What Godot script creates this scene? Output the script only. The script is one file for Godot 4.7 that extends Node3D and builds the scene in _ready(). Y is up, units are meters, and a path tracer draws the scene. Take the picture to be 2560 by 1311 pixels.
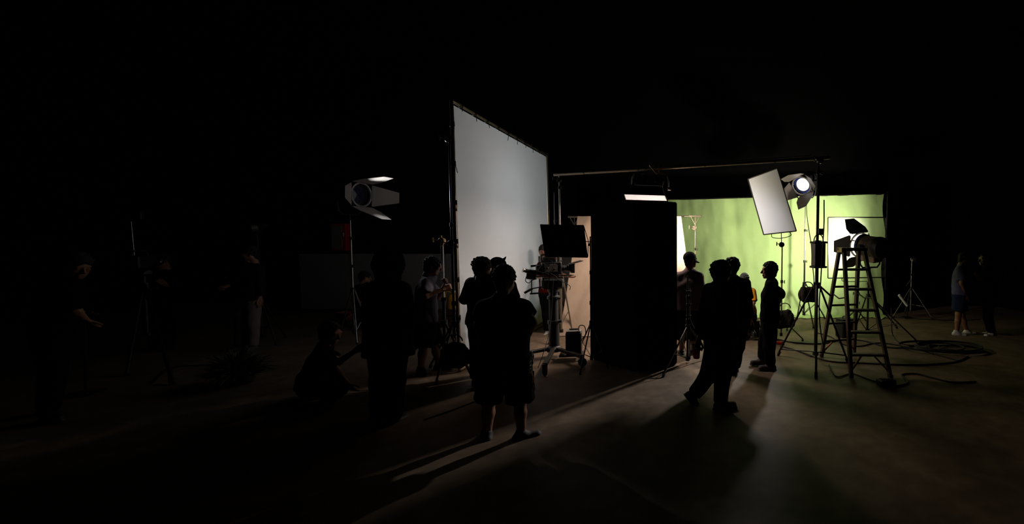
extends Node3D
# A film set in a dark studio: y up, metres, the camera stands over the origin and looks along -z.

const LEFT_LAMP := 8.2
const RIGHT_LAMP := 25.0
const GREEN_LAMP := 14.0
const WASH_LAMP := 6.8
const SOFT_BOX := 10.0

# ------------------------------------------------------------------ materials
var mats := {}

func noise_texture(seed_value: int, freq: float, lo: Color, hi: Color, octaves := 4, size := 512) -> NoiseTexture2D:
	var n := FastNoiseLite.new()
	n.seed = seed_value
	n.frequency = freq
	n.fractal_octaves = octaves
	var t := NoiseTexture2D.new()
	t.width = size
	t.height = size
	t.seamless = true
	t.noise = n
	var g := Gradient.new()
	g.set_color(0, lo)
	g.set_color(1, hi)
	t.color_ramp = g
	return t

func mat(called: String, color: Color, rough := 0.7, metal := 0.0) -> StandardMaterial3D:
	if mats.has(called):
		return mats[called]
	var m := StandardMaterial3D.new()
	m.resource_name = called
	m.albedo_color = color
	m.roughness = rough
	m.metallic = metal
	mats[called] = m
	return m

func cloth(called: String, color: Color, rim := 0.0) -> StandardMaterial3D:
	if mats.has(called):
		return mats[called]
	var m := mat(called, color, 0.92)
	m.metallic_specular = 0.15
	if rim > 0.0:
		m.rim_enabled = true
		m.rim = rim
		m.rim_tint = 0.5
	return m

# ------------------------------------------------------------------ shapes
func tool_new() -> SurfaceTool:
	var st := SurfaceTool.new()
	st.begin(Mesh.PRIMITIVE_TRIANGLES)
	st.set_smooth_group(-1)
	return st

func tri(st: SurfaceTool, a: Vector3, b: Vector3, c: Vector3) -> void:
	st.add_vertex(a)
	st.add_vertex(c)
	st.add_vertex(b)

func quad(st: SurfaceTool, a: Vector3, b: Vector3, c: Vector3, d: Vector3) -> void:
	tri(st, a, b, c)
	tri(st, a, c, d)

func frame_of(dir: Vector3) -> Basis:
	var z := dir.normalized()
	var up := Vector3.UP if absf(z.y) < 0.95 else Vector3.RIGHT
	var x := up.cross(z).normalized()
	return Basis(x, z.cross(x), z)

func tube(st: SurfaceTool, pts: Array, r: float, seg := 8, r_end := -1.0, smooth := true) -> void:
	if r_end < 0.0:
		r_end = r
	var n := pts.size()
	var rings := []
	var b := frame_of(pts[1] - pts[0])
	for i in n:
		var dir: Vector3 = (pts[mini(i + 1, n - 1)] - pts[maxi(i - 1, 0)])
		if dir.length() < 1e-6:
			dir = b.z
		dir = dir.normalized()
		var x := (b.x - dir * b.x.dot(dir)).normalized()
		b = Basis(x, dir.cross(x), dir)
		var rr := lerpf(r, r_end, float(i) / (n - 1))
		var ring := []
		for k in seg:
			var a := TAU * k / seg
			ring.append(pts[i] + b.x * cos(a) * rr + b.y * sin(a) * rr)
		rings.append(ring)
	st.set_smooth_group(1 if smooth else -1)
	for i in n - 1:
		for k in seg:
			var k2 := (k + 1) % seg
			quad(st, rings[i][k], rings[i][k2], rings[i + 1][k2], rings[i + 1][k])
	st.set_smooth_group(-1)
	for k in seg:
		var k2 := (k + 1) % seg
		tri(st, pts[0], rings[0][k2], rings[0][k])
		tri(st, pts[n - 1], rings[n - 1][k], rings[n - 1][k2])

func curve_points(pts: Array, steps := 8) -> Array:
	var out := []
	for i in pts.size() - 1:
		var p0: Vector3 = pts[maxi(i - 1, 0)]
		var p1: Vector3 = pts[i]
		var p2: Vector3 = pts[i + 1]
		var p3: Vector3 = pts[mini(i + 2, pts.size() - 1)]
		for s in steps:
			out.append(p1.cubic_interpolate(p2, p0, p3, float(s) / steps))
	out.append(pts[-1])
	return out

func box(st: SurfaceTool, xf: Transform3D, size: Vector3, bevel := 0.004) -> void:
	var h := size * 0.5
	bevel = minf(bevel, minf(h.x, minf(h.y, h.z)) * 0.45)
	var i := h - Vector3.ONE * bevel
	st.set_smooth_group(-1)
	# faces
	for s in [-1.0, 1.0]:
		var f := [
			[Vector3(s * h.x, -i.y, -i.z), Vector3(s * h.x, i.y, -i.z), Vector3(s * h.x, i.y, i.z), Vector3(s * h.x, -i.y, i.z)],
			[Vector3(-i.x, s * h.y, i.z), Vector3(i.x, s * h.y, i.z), Vector3(i.x, s * h.y, -i.z), Vector3(-i.x, s * h.y, -i.z)],
			[Vector3(-i.x, -i.y, s * h.z), Vector3(i.x, -i.y, s * h.z), Vector3(i.x, i.y, s * h.z), Vector3(-i.x, i.y, s * h.z)]]
		for q in f:
			out_quad(st, xf, q)
	# edges and corners
	for a in [-1.0, 1.0]:
		for b in [-1.0, 1.0]:
			out_quad(st, xf, [Vector3(a * h.x, b * i.y, -i.z), Vector3(a * i.x, b * h.y, -i.z), Vector3(a * i.x, b * h.y, i.z), Vector3(a * h.x, b * i.y, i.z)])
			out_quad(st, xf, [Vector3(-i.x, a * h.y, b * i.z), Vector3(-i.x, a * i.y, b * h.z), Vector3(i.x, a * i.y, b * h.z), Vector3(i.x, a * h.y, b * i.z)])
			out_quad(st, xf, [Vector3(a * h.x, -i.y, b * i.z), Vector3(a * i.x, -i.y, b * h.z), Vector3(a * i.x, i.y, b * h.z), Vector3(a * h.x, i.y, b * i.z)])
			for c in [-1.0, 1.0]:
				out_quad(st, xf, [Vector3(a * h.x, b * i.y, c * i.z), Vector3(a * i.x, b * h.y, c * i.z), Vector3(a * i.x, b * i.y, c * h.z)])

func out_quad(st: SurfaceTool, xf: Transform3D, q: Array) -> void:
	# turns a face of a convex shape round its own origin so that it looks outwards
	var n: Vector3 = (q[1] - q[0]).cross(q[2] - q[0])
	var c: Vector3 = (q[0] + q[1] + q[2]) / 3.0
	if n.dot(c) < 0.0:
		q = q.duplicate()
		q.reverse()
	var w := []
	for p in q:
		w.append(xf * p)
	if w.size() == 3:
		tri(st, w[0], w[1], w[2])
	else:
		quad(st, w[0], w[1], w[2], w[3])

func lathe(st: SurfaceTool, xf: Transform3D, profile: Array, seg := 24, smooth := true) -> void:
	# profile: Vector2(radius, along the local z)
	for i in profile.size() - 1:
		var p: Vector2 = profile[i]
		var q: Vector2 = profile[i + 1]
		st.set_smooth_group(i + 2 if smooth else -1)
		for k in seg:
			var a := TAU * k / seg
			var b := TAU * (k + 1) / seg
			var p0 := xf * Vector3(cos(a) * p.x, sin(a) * p.x, p.y)
			var p1 := xf * Vector3(cos(b) * p.x, sin(b) * p.x, p.y)
			var q0 := xf * Vector3(cos(a) * q.x, sin(a) * q.x, q.y)
			var q1 := xf * Vector3(cos(b) * q.x, sin(b) * q.x, q.y)
			if p.x > 1e-5:
				tri(st, p0, p1, q1)
			if q.x > 1e-5:
				tri(st, p0, q1, q0)

func prism(st: SurfaceTool, xf: Transform3D, poly: PackedVector2Array, depth: float) -> void:
	if Geometry2D.is_polygon_clockwise(poly):
		poly.reverse()
	var ids := Geometry2D.triangulate_polygon(poly)
	var h := depth * 0.5
	st.set_smooth_group(-1)
	for i in range(0, ids.size(), 3):
		var a := poly[ids[i]]
		var b := poly[ids[i + 1]]
		var c := poly[ids[i + 2]]
		if (b - a).cross(c - a) < 0.0:
			var t := b
			b = c
			c = t
		tri(st, xf * Vector3(a.x, a.y, h), xf * Vector3(b.x, b.y, h), xf * Vector3(c.x, c.y, h))
		tri(st, xf * Vector3(a.x, a.y, -h), xf * Vector3(c.x, c.y, -h), xf * Vector3(b.x, b.y, -h))
	for i in poly.size():
		var a := poly[i]
		var b := poly[(i + 1) % poly.size()]
		quad(st, xf * Vector3(a.x, a.y, -h), xf * Vector3(b.x, b.y, -h), xf * Vector3(b.x, b.y, h), xf * Vector3(a.x, a.y, h))

func ball(st: SurfaceTool, c: Vector3, r: Vector3, seg := 14, rows := 8) -> void:
	st.set_smooth_group(1)
	for j in rows:
		var v0 := PI * j / rows - PI / 2
		var v1 := PI * (j + 1) / rows - PI / 2
		for k in seg:
			var a := TAU * k / seg
			var b := TAU * (k + 1) / seg
			var p0 := c + r * Vector3(cos(v0) * cos(a), sin(v0), -cos(v0) * sin(a))
			var p1 := c + r * Vector3(cos(v0) * cos(b), sin(v0), -cos(v0) * sin(b))
			var q0 := c + r * Vector3(cos(v1) * cos(a), sin(v1), -cos(v1) * sin(a))
			var q1 := c + r * Vector3(cos(v1) * cos(b), sin(v1), -cos(v1) * sin(b))
			if j > 0:
				tri(st, p0, p1, q1)
			if j < rows - 1:
				tri(st, p0, q1, q0)
	st.set_smooth_group(-1)

func sheet(st: SurfaceTool, nu: int, nv: int, at: Callable, thick: float) -> void:
	# a bent sheet with thickness; at(u, v) gives a point; the normal is taken from neighbours
	var pts := []
	for j in nv + 1:
		for i in nu + 1:
			pts.append(at.call(float(i) / nu, float(j) / nv))
	var w := nu + 1
	var front := []
	var back := []
	for j in nv + 1:
		for i in nu + 1:
			var du: Vector3 = pts[j * w + mini(i + 1, nu)] - pts[j * w + maxi(i - 1, 0)]
			var dv: Vector3 = pts[mini(j + 1, nv) * w + i] - pts[maxi(j - 1, 0) * w + i]
			var n := du.cross(dv).normalized() * thick * 0.5
			front.append(pts[j * w + i] + n)
			back.append(pts[j * w + i] - n)
	for j in nv:
		for i in nu:
			var a := j * w + i
			var b := a + 1
			var c := a + w + 1
			var d := a + w
			st.set_smooth_group(1)
			quad(st, front[a], front[b], front[c], front[d])
			st.set_smooth_group(2)
			quad(st, back[a], back[d], back[c], back[b])
			st.set_smooth_group(-1)
			if j == 0:
				quad(st, back[a], back[b], front[b], front[a])
			if j == nv - 1:
				quad(st, front[d], front[c], back[c], back[d])
			if i == 0:
				quad(st, front[a], front[d], back[d], back[a])
			if i == nu - 1:
				quad(st, back[b], back[c], front[c], front[b])

func at_place(p: Vector3, b := Basis.IDENTITY) -> Transform3D:
	return Transform3D(b, p)

# ------------------------------------------------------------------ objects
var used := {}

func numbered(called: String) -> String:
	if not used.has(called):
		used[called] = 0
		return called
	used[called] += 1
	return "%s_%03d" % [called, used[called]]

func thing(called: String, label: String, category: String, at: Vector3, group := "") -> Node3D:
	var o := Node3D.new()
	o.name = numbered(called)
	add_child(o)
	o.position = at
	tag(o, label, category, group)
	return o

func tag(o: Node, label: String, category: String, group := "", kind := "") -> void:
	if label:
		o.set_meta("label", label)
	if category:
		o.set_meta("category", category)
	if group:
		o.set_meta("group", group)
	if kind:
		o.set_meta("kind", kind)

# commits a shape given in world metres as a part of a thing
func part(called: String, st: SurfaceTool, m: Material, parent: Node3D) -> MeshInstance3D:
	var off := Vector3.ZERO
	var n: Node = parent
	while n is Node3D and n != self:
		off += n.position
		n = n.get_parent()
	st.generate_normals()
	var mesh := st.commit()
	if off != Vector3.ZERO:
		var arr := mesh.surface_get_arrays(0)
		var vs: PackedVector3Array = arr[Mesh.ARRAY_VERTEX]
		for i in vs.size():
			vs[i] -= off
		arr[Mesh.ARRAY_VERTEX] = vs
		mesh = ArrayMesh.new()
		mesh.add_surface_from_arrays(Mesh.PRIMITIVE_TRIANGLES, arr)
	var o := MeshInstance3D.new()
	o.name = called
	o.mesh = mesh
	o.material_override = m
	parent.add_child(o, true)
	return o

func solo(called: String, label: String, category: String, st: SurfaceTool, m: Material, group := "") -> MeshInstance3D:
	st.generate_normals()
	var o := MeshInstance3D.new()
	o.name = numbered(called)
	o.mesh = st.commit()
	o.material_override = m
	add_child(o)
	tag(o, label, category, group)
	return o

func structure(called: String, st: SurfaceTool, m: Material, label := "") -> MeshInstance3D:
	var o := solo(called, label, "", st, m)
	o.set_meta("kind", "structure")
	return o

func rod(called: String, pts: Array, r: float, m: Material, parent: Node3D, seg := 8, r_end := -1.0) -> MeshInstance3D:
	var st := tool_new()
	tube(st, pts, r, seg, r_end)
	return part(called, st, m, parent)

func block(called: String, at: Vector3, size: Vector3, m: Material, parent: Node3D, b := Basis.IDENTITY, bevel := 0.004) -> MeshInstance3D:
	var st := tool_new()
	box(st, Transform3D(b, at), size, bevel)
	return part(called, st, m, parent)

# ------------------------------------------------------------------ bodies: a distance field round bones, meshed as surface nets
class Field:
	var lo: Vector3
	var cell: float
	var nx: int
	var ny: int
	var nz: int
	var v: PackedFloat32Array

	func _init(a: Vector3, b: Vector3, c: float) -> void:
		lo = a
		cell = c
		nx = int((b.x - a.x) / c) + 2
		ny = int((b.y - a.y) / c) + 2
		nz = int((b.z - a.z) / c) + 2
		v = PackedFloat32Array()
		v.resize(nx * ny * nz)
		v.fill(1.0)

	# a bone: a to b, radii ra and rb, k the softness of the joint; flat squeezes along an axis; clip cuts it off square at b; cut removes instead of adding
	func bone(a: Vector3, b: Vector3, ra: float, rb: float, k := 0.03, clip := false, cut := false, squeeze := Vector3.ONE) -> void:
		var r := maxf(ra, rb) * maxf(1.0, maxf(squeeze.x, maxf(squeeze.y, squeeze.z))) + k + cell * 2.0
		var i0 := maxi(int((minf(a.x, b.x) - r - lo.x) / cell), 0)
		var i1 := mini(int((maxf(a.x, b.x) + r - lo.x) / cell) + 1, nx - 1)
		var j0 := maxi(int((minf(a.y, b.y) - r - lo.y) / cell), 0)
		var j1 := mini(int((maxf(a.y, b.y) + r - lo.y) / cell) + 1, ny - 1)
		var k0 := maxi(int((minf(a.z, b.z) - r - lo.z) / cell), 0)
		var k1 := mini(int((maxf(a.z, b.z) + r - lo.z) / cell) + 1, nz - 1)
		var inv := Vector3.ONE / squeeze
		var ab := (b - a) * inv
		var len2 := maxf(ab.length_squared(), 1e-9)
		var length := sqrt(len2)
		for j in range(j0, j1 + 1):
			for kk in range(k0, k1 + 1):
				var row := (j * nz + kk) * nx
				for i in range(i0, i1 + 1):
					var p := (Vector3(lo.x + i * cell, lo.y + j * cell, lo.z + kk * cell) - a) * inv
					var t0 := p.dot(ab) / len2
					var t := clampf(t0, 0.0, 1.0)
					var d := (p - ab * t).length() - lerpf(ra, rb, t)
					if clip and t0 > 1.0:
						d = maxf(d, (t0 - 1.0) * length)
					var o := v[row + i]
					if cut:
						if -d > o:
							v[row + i] = -d
					elif k > 0.0:
						var h := maxf(k - absf(o - d), 0.0) / k
						v[row + i] = minf(o, d) - h * h * k * 0.25
					else:
						v[row + i] = minf(o, d)

	# keeps what lies on the far side of a plane
	func trim(p: Vector3, n: Vector3) -> void:
		n = n.normalized()
		for j in ny:
			for kk in nz:
				var row := (j * nz + kk) * nx
				for i in nx:
					if v[row + i] < 0.3:
						var d := (Vector3(lo.x + i * cell, lo.y + j * cell, lo.z + kk * cell) - p).dot(n)
						if d > v[row + i]:
							v[row + i] = d

	func mesh() -> Array:
		var ids := {}
		var vs := PackedVector3Array()
		var idx := PackedInt32Array()
		var sx := 1
		var sy := nz * nx
		var sz := nx
		var near := cell * 1.9
		var corner := [0, sx, sy, sx + sy, sz, sx + sz, sy + sz, sx + sy + sz]
		var offs := [Vector3(0, 0, 0), Vector3(1, 0, 0), Vector3(0, 1, 0), Vector3(1, 1, 0), Vector3(0, 0, 1), Vector3(1, 0, 1), Vector3(0, 1, 1), Vector3(1, 1, 1)]
		var edges := [[0, 1], [2, 3], [4, 5], [6, 7], [0, 2], [1, 3], [4, 6], [5, 7], [0, 4], [1, 5], [2, 6], [3, 7]]
		for j in ny - 1:
			for kk in nz - 1:
				var row := (j * nz + kk) * nx
				for i in nx - 1:
					var at := row + i
					if absf(v[at]) > near:
						continue
					var neg := 0
					for c in 8:
						if v[at + corner[c]] < 0.0:
							neg += 1
					if neg == 0 or neg == 8:
						continue
					var sum := Vector3.ZERO
					var n := 0
					for e in edges:
						var d0 := v[at + corner[e[0]]]
						var d1 := v[at + corner[e[1]]]
						if (d0 < 0.0) != (d1 < 0.0):
							sum += offs[e[0]].lerp(offs[e[1]], d0 / (d0 - d1))
							n += 1
					ids[at] = vs.size()
					vs.append(lo + (Vector3(i, j, kk) + sum / n) * cell)
		for at in ids:
			var o := v[at]
			for axis in 3:
				var s: int = [sx, sy, sz][axis]
				var u: int = [sy, sz, sx][axis]
				var w: int = [sz, sx, sy][axis]
				if (o < 0.0) == (v[at + s] < 0.0):
					continue
				if not (ids.has(at - u) and ids.has(at - w) and ids.has(at - u - w)):
					continue
				var a: int = ids[at]
				var b: int = ids[at - u]
				var c: int = ids[at - u - w]
				var d: int = ids[at - w]
				if o < 0.0:
					idx.append_array([a, c, b, a, d, c])
				else:
					idx.append_array([a, b, c, a, c, d])
		return [vs, idx]

func field_mesh(f: Field, wrinkle := 0.0, wrinkle_seed := 1) -> Array:
	# [vertices, normals, indices]
	var m := f.mesh()
	var vs: PackedVector3Array = m[0]
	var idx: PackedInt32Array = m[1]
	var ns := normals_of(vs, idx)
	if wrinkle > 0.0:
		var n := FastNoiseLite.new()
		n.seed = wrinkle_seed
		n.frequency = 5.0
		n.fractal_octaves = 3
		for i in vs.size():
			var p := vs[i]
			vs[i] = p + ns[i] * n.get_noise_3d(p.x, p.y * 0.55, p.z) * wrinkle
		ns = normals_of(vs, idx)
	return [vs, ns, idx]

func normals_of(vs: PackedVector3Array, idx: PackedInt32Array) -> PackedVector3Array:
	var ns := PackedVector3Array()
	ns.resize(vs.size())
	for i in range(0, idx.size(), 3):
		var a := idx[i]
		var b := idx[i + 1]
		var c := idx[i + 2]
		var n := (vs[c] - vs[a]).cross(vs[b] - vs[a])
		ns[a] += n
		ns[b] += n
		ns[c] += n
	for i in ns.size():
		ns[i] = ns[i].normalized()
	return ns

func add_arrays(into: Array, other: Array, xf: Transform3D) -> void:
	var base: int = into[0].size()
	var vs: PackedVector3Array = into[0]
	var ns: PackedVector3Array = into[1]
	var idx: PackedInt32Array = into[2]
	var ov: PackedVector3Array = other[0]
	var on: PackedVector3Array = other[1]
	var oi: PackedInt32Array = other[2]
	var nb := xf.basis.inverse().transposed()
	var flip := xf.basis.determinant() < 0.0
	for i in ov.size():
		vs.append(xf * ov[i])
		ns.append((nb * on[i]).normalized())
	for i in range(0, oi.size(), 3):
		idx.append(base + oi[i])
		idx.append(base + oi[i + (2 if flip else 1)])
		idx.append(base + oi[i + (1 if flip else 2)])
	into[0] = vs
	into[1] = ns
	into[2] = idx

func array_mesh(a: Array) -> ArrayMesh:
	var arr := []
	arr.resize(Mesh.ARRAY_MAX)
	arr[Mesh.ARRAY_VERTEX] = a[0]
	arr[Mesh.ARRAY_NORMAL] = a[1]
	arr[Mesh.ARRAY_INDEX] = a[2]
	var m := ArrayMesh.new()
	m.add_surface_from_arrays(Mesh.PRIMITIVE_TRIANGLES, arr)
	return m

func mesh_part(called: String, mesh: Mesh, m: Material, parent: Node3D, xf := Transform3D.IDENTITY) -> MeshInstance3D:
	var o := MeshInstance3D.new()
	o.name = called
	o.mesh = mesh
	o.material_override = m
	o.transform = xf
	parent.add_child(o, true)
	return o

# ------------------------------------------------------------------ people
var head_arrays := []
var hand_arrays := {}
var hair_meshes := {}
var shoe_mesh: Mesh

func make_head() -> void:
	# a head that looks along +z, its centre half way between chin and crown
	var f := Field.new(Vector3(-0.11, -0.16, -0.13), Vector3(0.11, 0.14, 0.15), 0.005)
	var z := Vector3.ZERO
	f.bone(Vector3(0, 0.035, -0.015), Vector3(0, 0.035, -0.0149), 0.08, 0.08, 0.0, false, false, Vector3(0.92, 0.98, 1.18))
	f.bone(Vector3(0, 0.0, 0.03), Vector3(0, -0.03, 0.034), 0.062, 0.055, 0.03)
	f.bone(Vector3(-0.026, -0.055, 0.035), Vector3(0.026, -0.055, 0.035), 0.04, 0.04, 0.03)
	f.bone(Vector3(-0.01, -0.092, 0.07), Vector3(0.01, -0.092, 0.07), 0.018, 0.018, 0.025)
	f.bone(Vector3(-0.045, -0.045, -0.005), Vector3(-0.02, -0.08, 0.05), 0.024, 0.02, 0.02)
	f.bone(Vector3(0.045, -0.045, -0.005), Vector3(0.02, -0.08, 0.05), 0.024, 0.02, 0.02)
	f.bone(Vector3(-0.04, 0.025, 0.08), Vector3(0.04, 0.025, 0.08), 0.014, 0.014, 0.014)
	f.bone(Vector3(-0.042, -0.012, 0.066), Vector3(-0.034, -0.02, 0.07), 0.02, 0.018, 0.015)
	f.bone(Vector3(0.042, -0.012, 0.066), Vector3(0.034, -0.02, 0.07), 0.02, 0.018, 0.015)
	f.bone(Vector3(0, 0.015, 0.091), Vector3(0, -0.028, 0.113), 0.008, 0.0125, 0.01)
	f.bone(Vector3(-0.013, -0.032, 0.1), Vector3(0.013, -0.032, 0.1), 0.009, 0.009, 0.008)
	f.bone(Vector3(-0.018, -0.058, 0.089), Vector3(0.018, -0.058, 0.089), 0.0085, 0.0085, 0.006)
	f.bone(Vector3(-0.016, -0.071, 0.087), Vector3(0.016, -0.071, 0.087), 0.0088, 0.0088, 0.006)
	f.bone(Vector3(-0.032, 0.004, 0.101), Vector3(-0.031, 0.004, 0.101), 0.015, 0.015, 0.0, false, true)
	f.bone(Vector3(0.032, 0.004, 0.101), Vector3(0.031, 0.004, 0.101), 0.015, 0.015, 0.0, false, true)
	f.bone(Vector3(-0.032, 0.004, 0.08), Vector3(-0.031, 0.004, 0.08), 0.0135, 0.0135, 0.003)
	f.bone(Vector3(0.032, 0.004, 0.08), Vector3(0.031, 0.004, 0.08), 0.0135, 0.0135, 0.003)
	for s in [-1.0, 1.0]:
		f.bone(Vector3(s * 0.079, 0.016, -0.012), Vector3(s * 0.074, -0.03, -0.002), 0.015, 0.009, 0.006, false, false, Vector3(0.6, 1, 1))
		f.bone(Vector3(s * 0.086, 0.008, -0.004), Vector3(s * 0.084, -0.008, -0.002), 0.007, 0.006, 0.0, false, true)
	f.bone(Vector3(0, -0.05, -0.015), Vector3(0, -0.15, -0.03), 0.054, 0.056, 0.03)
	head_arrays = field_mesh(f)

func make_hand(grip: bool) -> Array:
	# a left hand whose wrist is at the origin and whose fingers run along -y, palm looking along -x; the thumb leaves towards +z
	var f := Field.new(Vector3(-0.1, -0.22, -0.07), Vector3(0.06, 0.04, 0.09), 0.004)
	for k in 4:
		var zz := 0.03 - 0.0195 * k
		f.bone(Vector3(0, 0.0, zz * 0.6), Vector3(0, -0.088, zz), 0.0165, 0.0125, 0.012)
	f.bone(Vector3(0, 0.03, 0), Vector3(0, -0.005, 0), 0.026, 0.025, 0.015, false, false, Vector3(0.8, 1, 1.05))
	var lens := [0.072, 0.08, 0.074, 0.058]
	var bends := [1.25, 1.3, 1.35, 1.4] if grip else [0.28, 0.34, 0.4, 0.48]
	for k in 4:
		var zz := 0.03 - 0.0195 * k
		var p := Vector3(0, -0.086, zz)
		var a: float = bends[k] * 0.7
		var l: float = lens[k]
		for s in 3:
			var q: Vector3 = p + Vector3(-sin(a), -cos(a), 0) * l * [0.46, 0.31, 0.26][s]
			f.bone(p, q, [0.0098, 0.0092, 0.0084][s], [0.0092, 0.0084, 0.0074][s], 0.002)
			p = q
			a += bends[k] * (0.9 if grip else 0.7)
	var t0 := Vector3(-0.006, -0.022, 0.024)
	var t1 := t0 + (Vector3(-0.03, -0.03, 0.018) if grip else Vector3(-0.018, -0.034, 0.024))
	var t2 := t1 + (Vector3(-0.022, -0.026, -0.01) if grip else Vector3(-0.008, -0.032, 0.006))
	var t3 := t2 + (Vector3(-0.006, -0.024, -0.012) if grip else Vector3(-0.005, -0.024, 0.0))
	f.bone(t0, t1, 0.0155, 0.0118, 0.01)
	f.bone(t1, t2, 0.0112, 0.0098, 0.003)
	f.bone(t2, t3, 0.0098, 0.008, 0.002)
	return field_mesh(f)

func make_hair(style: String) -> Mesh:
	var f := Field.new(Vector3(-0.17, -0.24, -0.2), Vector3(0.17, 0.2, 0.22), 0.007)
	var c := Vector3(0, 0.035, -0.015)
	var wrinkle := 0.006
	match style:
		"short":
			f.bone(c, c + Vector3(0, 0, 0.0001), 0.091, 0.091, 0.0, false, false, Vector3(0.93, 1.0, 1.16))
			f.bone(Vector3(0, -0.02, -0.055), Vector3(0, -0.055, -0.055), 0.055, 0.045, 0.02)
			for n in 60:
				var a := n * 2.39996
				var e := -0.3 + 1.75 * n / 60.0
				var d := Vector3(cos(a) * cos(e), sin(e), sin(a) * cos(e))
				var q := c + d * Vector3(0.082, 0.088, 0.103)
				f.bone(q, q + d * 0.006 + Vector3(0, -0.012, 0.008), 0.014, 0.009, 0.006)
			f.bone(Vector3(0, -0.05, 0.085), Vector3(0, 0.018, 0.1), 0.075, 0.062, 0.0, false, true)
			f.bone(Vector3(-0.085, -0.05, 0.03), Vector3(-0.085, -0.01, 0.02), 0.036, 0.03, 0.0, false, true)
			f.bone(Vector3(0.085, -0.05, 0.03), Vector3(0.085, -0.01, 0.02), 0.036, 0.03, 0.0, false, true)
		"full":
			f.bone(c + Vector3(0, 0.008, -0.004), c + Vector3(0, 0.008, -0.003), 0.1, 0.1, 0.0, false, false, Vector3(1.02, 1.0, 1.12))
			f.bone(Vector3(-0.02, -0.01, -0.05), Vector3(-0.012, -0.05, -0.055), 0.07, 0.05, 0.03)
			f.bone(Vector3(0.02, -0.01, -0.05), Vector3(0.012, -0.05, -0.055), 0.07, 0.05, 0.03)
			for n in 26:
				var a := n * 2.4
				var e := -0.25 + 1.5 * n / 26.0
				var d := Vector3(cos(a) * cos(e), sin(e), sin(a) * cos(e) - 0.15)
				f.bone(c + d * Vector3(0.09, 0.085, 0.095), c + d * Vector3(0.1, 0.095, 0.106), 0.03, 0.02, 0.014)
			f.bone(Vector3(0, -0.06, 0.1), Vector3(0, 0.0, 0.11), 0.075, 0.06, 0.0, false, true)
			wrinkle = 0.012
		"scarf":
			f.bone(Vector3(0, 0.05, -0.015), Vector3(0, 0.02, -0.02), 0.125, 0.13, 0.0, false, false, Vector3(1.08, 0.92, 1.02))
			f.bone(Vector3(0, 0.0, -0.03), Vector3(0, -0.17, -0.02), 0.12, 0.1, 0.04)
			f.bone(Vector3(0, -0.02, 0.13), Vector3(0, 0.01, 0.14), 0.075, 0.07, 0.0, false, true)
			wrinkle = 0.01
		"cap":
			f.bone(c + Vector3(0, 0.012, 0), c + Vector3(0, 0.012, 0.0001), 0.094, 0.094, 0.0, false, false, Vector3(0.96, 1.0, 1.15))
			f.trim(Vector3(0, 0.02, 0), Vector3(0, -1, 0.12))
			f.bone(Vector3(0, 0.128, -0.015), Vector3(0, 0.132, -0.015), 0.009, 0.009, 0.0)
			wrinkle = 0.0
	return array_mesh(field_mesh(f, wrinkle, 7))

func make_brim() -> Mesh:
	var st := tool_new()
	sheet(st, 10, 5, func(u: float, v: float) -> Vector3:
		var a := lerpf(-1.25, 1.25, u)
		var r := lerpf(0.09, 0.165, v * (1.0 - 0.25 * absf(a)))
		return Vector3(sin(a) * r * 0.9, 0.028 - 0.022 * v - 0.03 * a * a * 0.4, cos(a) * r + 0.005), 0.004)
	st.generate_normals()
	return st.commit()

func make_shoe() -> Mesh:
	# heel to toe along +z, the ankle over the origin, sole at y = 0
	var f := Field.new(Vector3(-0.08, -0.03, -0.12), Vector3(0.08, 0.16, 0.24), 0.009)
	f.bone(Vector3(0, 0.045, -0.045), Vector3(0.004, 0.036, 0.14), 0.043, 0.045, 0.02)
	f.bone(Vector3(0, 0.1, -0.01), Vector3(0, 0.06, 0.02), 0.046, 0.05, 0.03)
	f.bone(Vector3(0, 0.012, -0.05), Vector3(0.004, 0.012, 0.145), 0.046, 0.05, 0.004, false, false, Vector3(1, 0.4, 1))
	f.trim(Vector3.ZERO, Vector3(0, -1, 0))
	f.trim(Vector3(0, 0.125, 0), Vector3(0, 1, 0.1))
	return array_mesh(field_mesh(f))

func look_basis(dir: Vector3, up := Vector3.UP) -> Basis:
	var z := dir.normalized()
	var x := up.cross(z).normalized()
	return Basis(x, z.cross(x), z)

func make_people_kit() -> void:
	make_head()
	hand_arrays = {"open": make_hand(false), "grip": make_hand(true)}
	for s in ["short", "full", "scarf", "cap"]:
		hair_meshes[s] = make_hair(s)
	hair_meshes["brim"] = make_brim()
	shoe_mesh = make_shoe()

func torso_bones(f: Field, j: Dictionary, g: float, w := 1.0) -> void:
	var c: Vector3 = (j.shl + j.shr) * 0.5
	var p: Vector3 = (j.hipl + j.hipr) * 0.5
	var waist := c.lerp(p, 0.62)
	for s in [[j.shl, j.hipl], [j.shr, j.hipr]]:
		var top: Vector3 = c.lerp(s[0], 0.58) + (p - c) * 0.26
		var mid: Vector3 = waist + (s[0] - c) * 0.42 * w
		f.bone(top, mid, 0.098 + g, 0.094 + g, 0.05)
		f.bone(mid, p.lerp(s[1], 0.72), 0.094 + g, 0.106 + g, 0.04)
	f.bone(c + (p - c) * 0.16, waist, 0.09 + g, 0.1 + g, 0.05)
	f.bone(j.hipl, j.hipr, 0.098 + g, 0.098 + g, 0.04)

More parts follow.
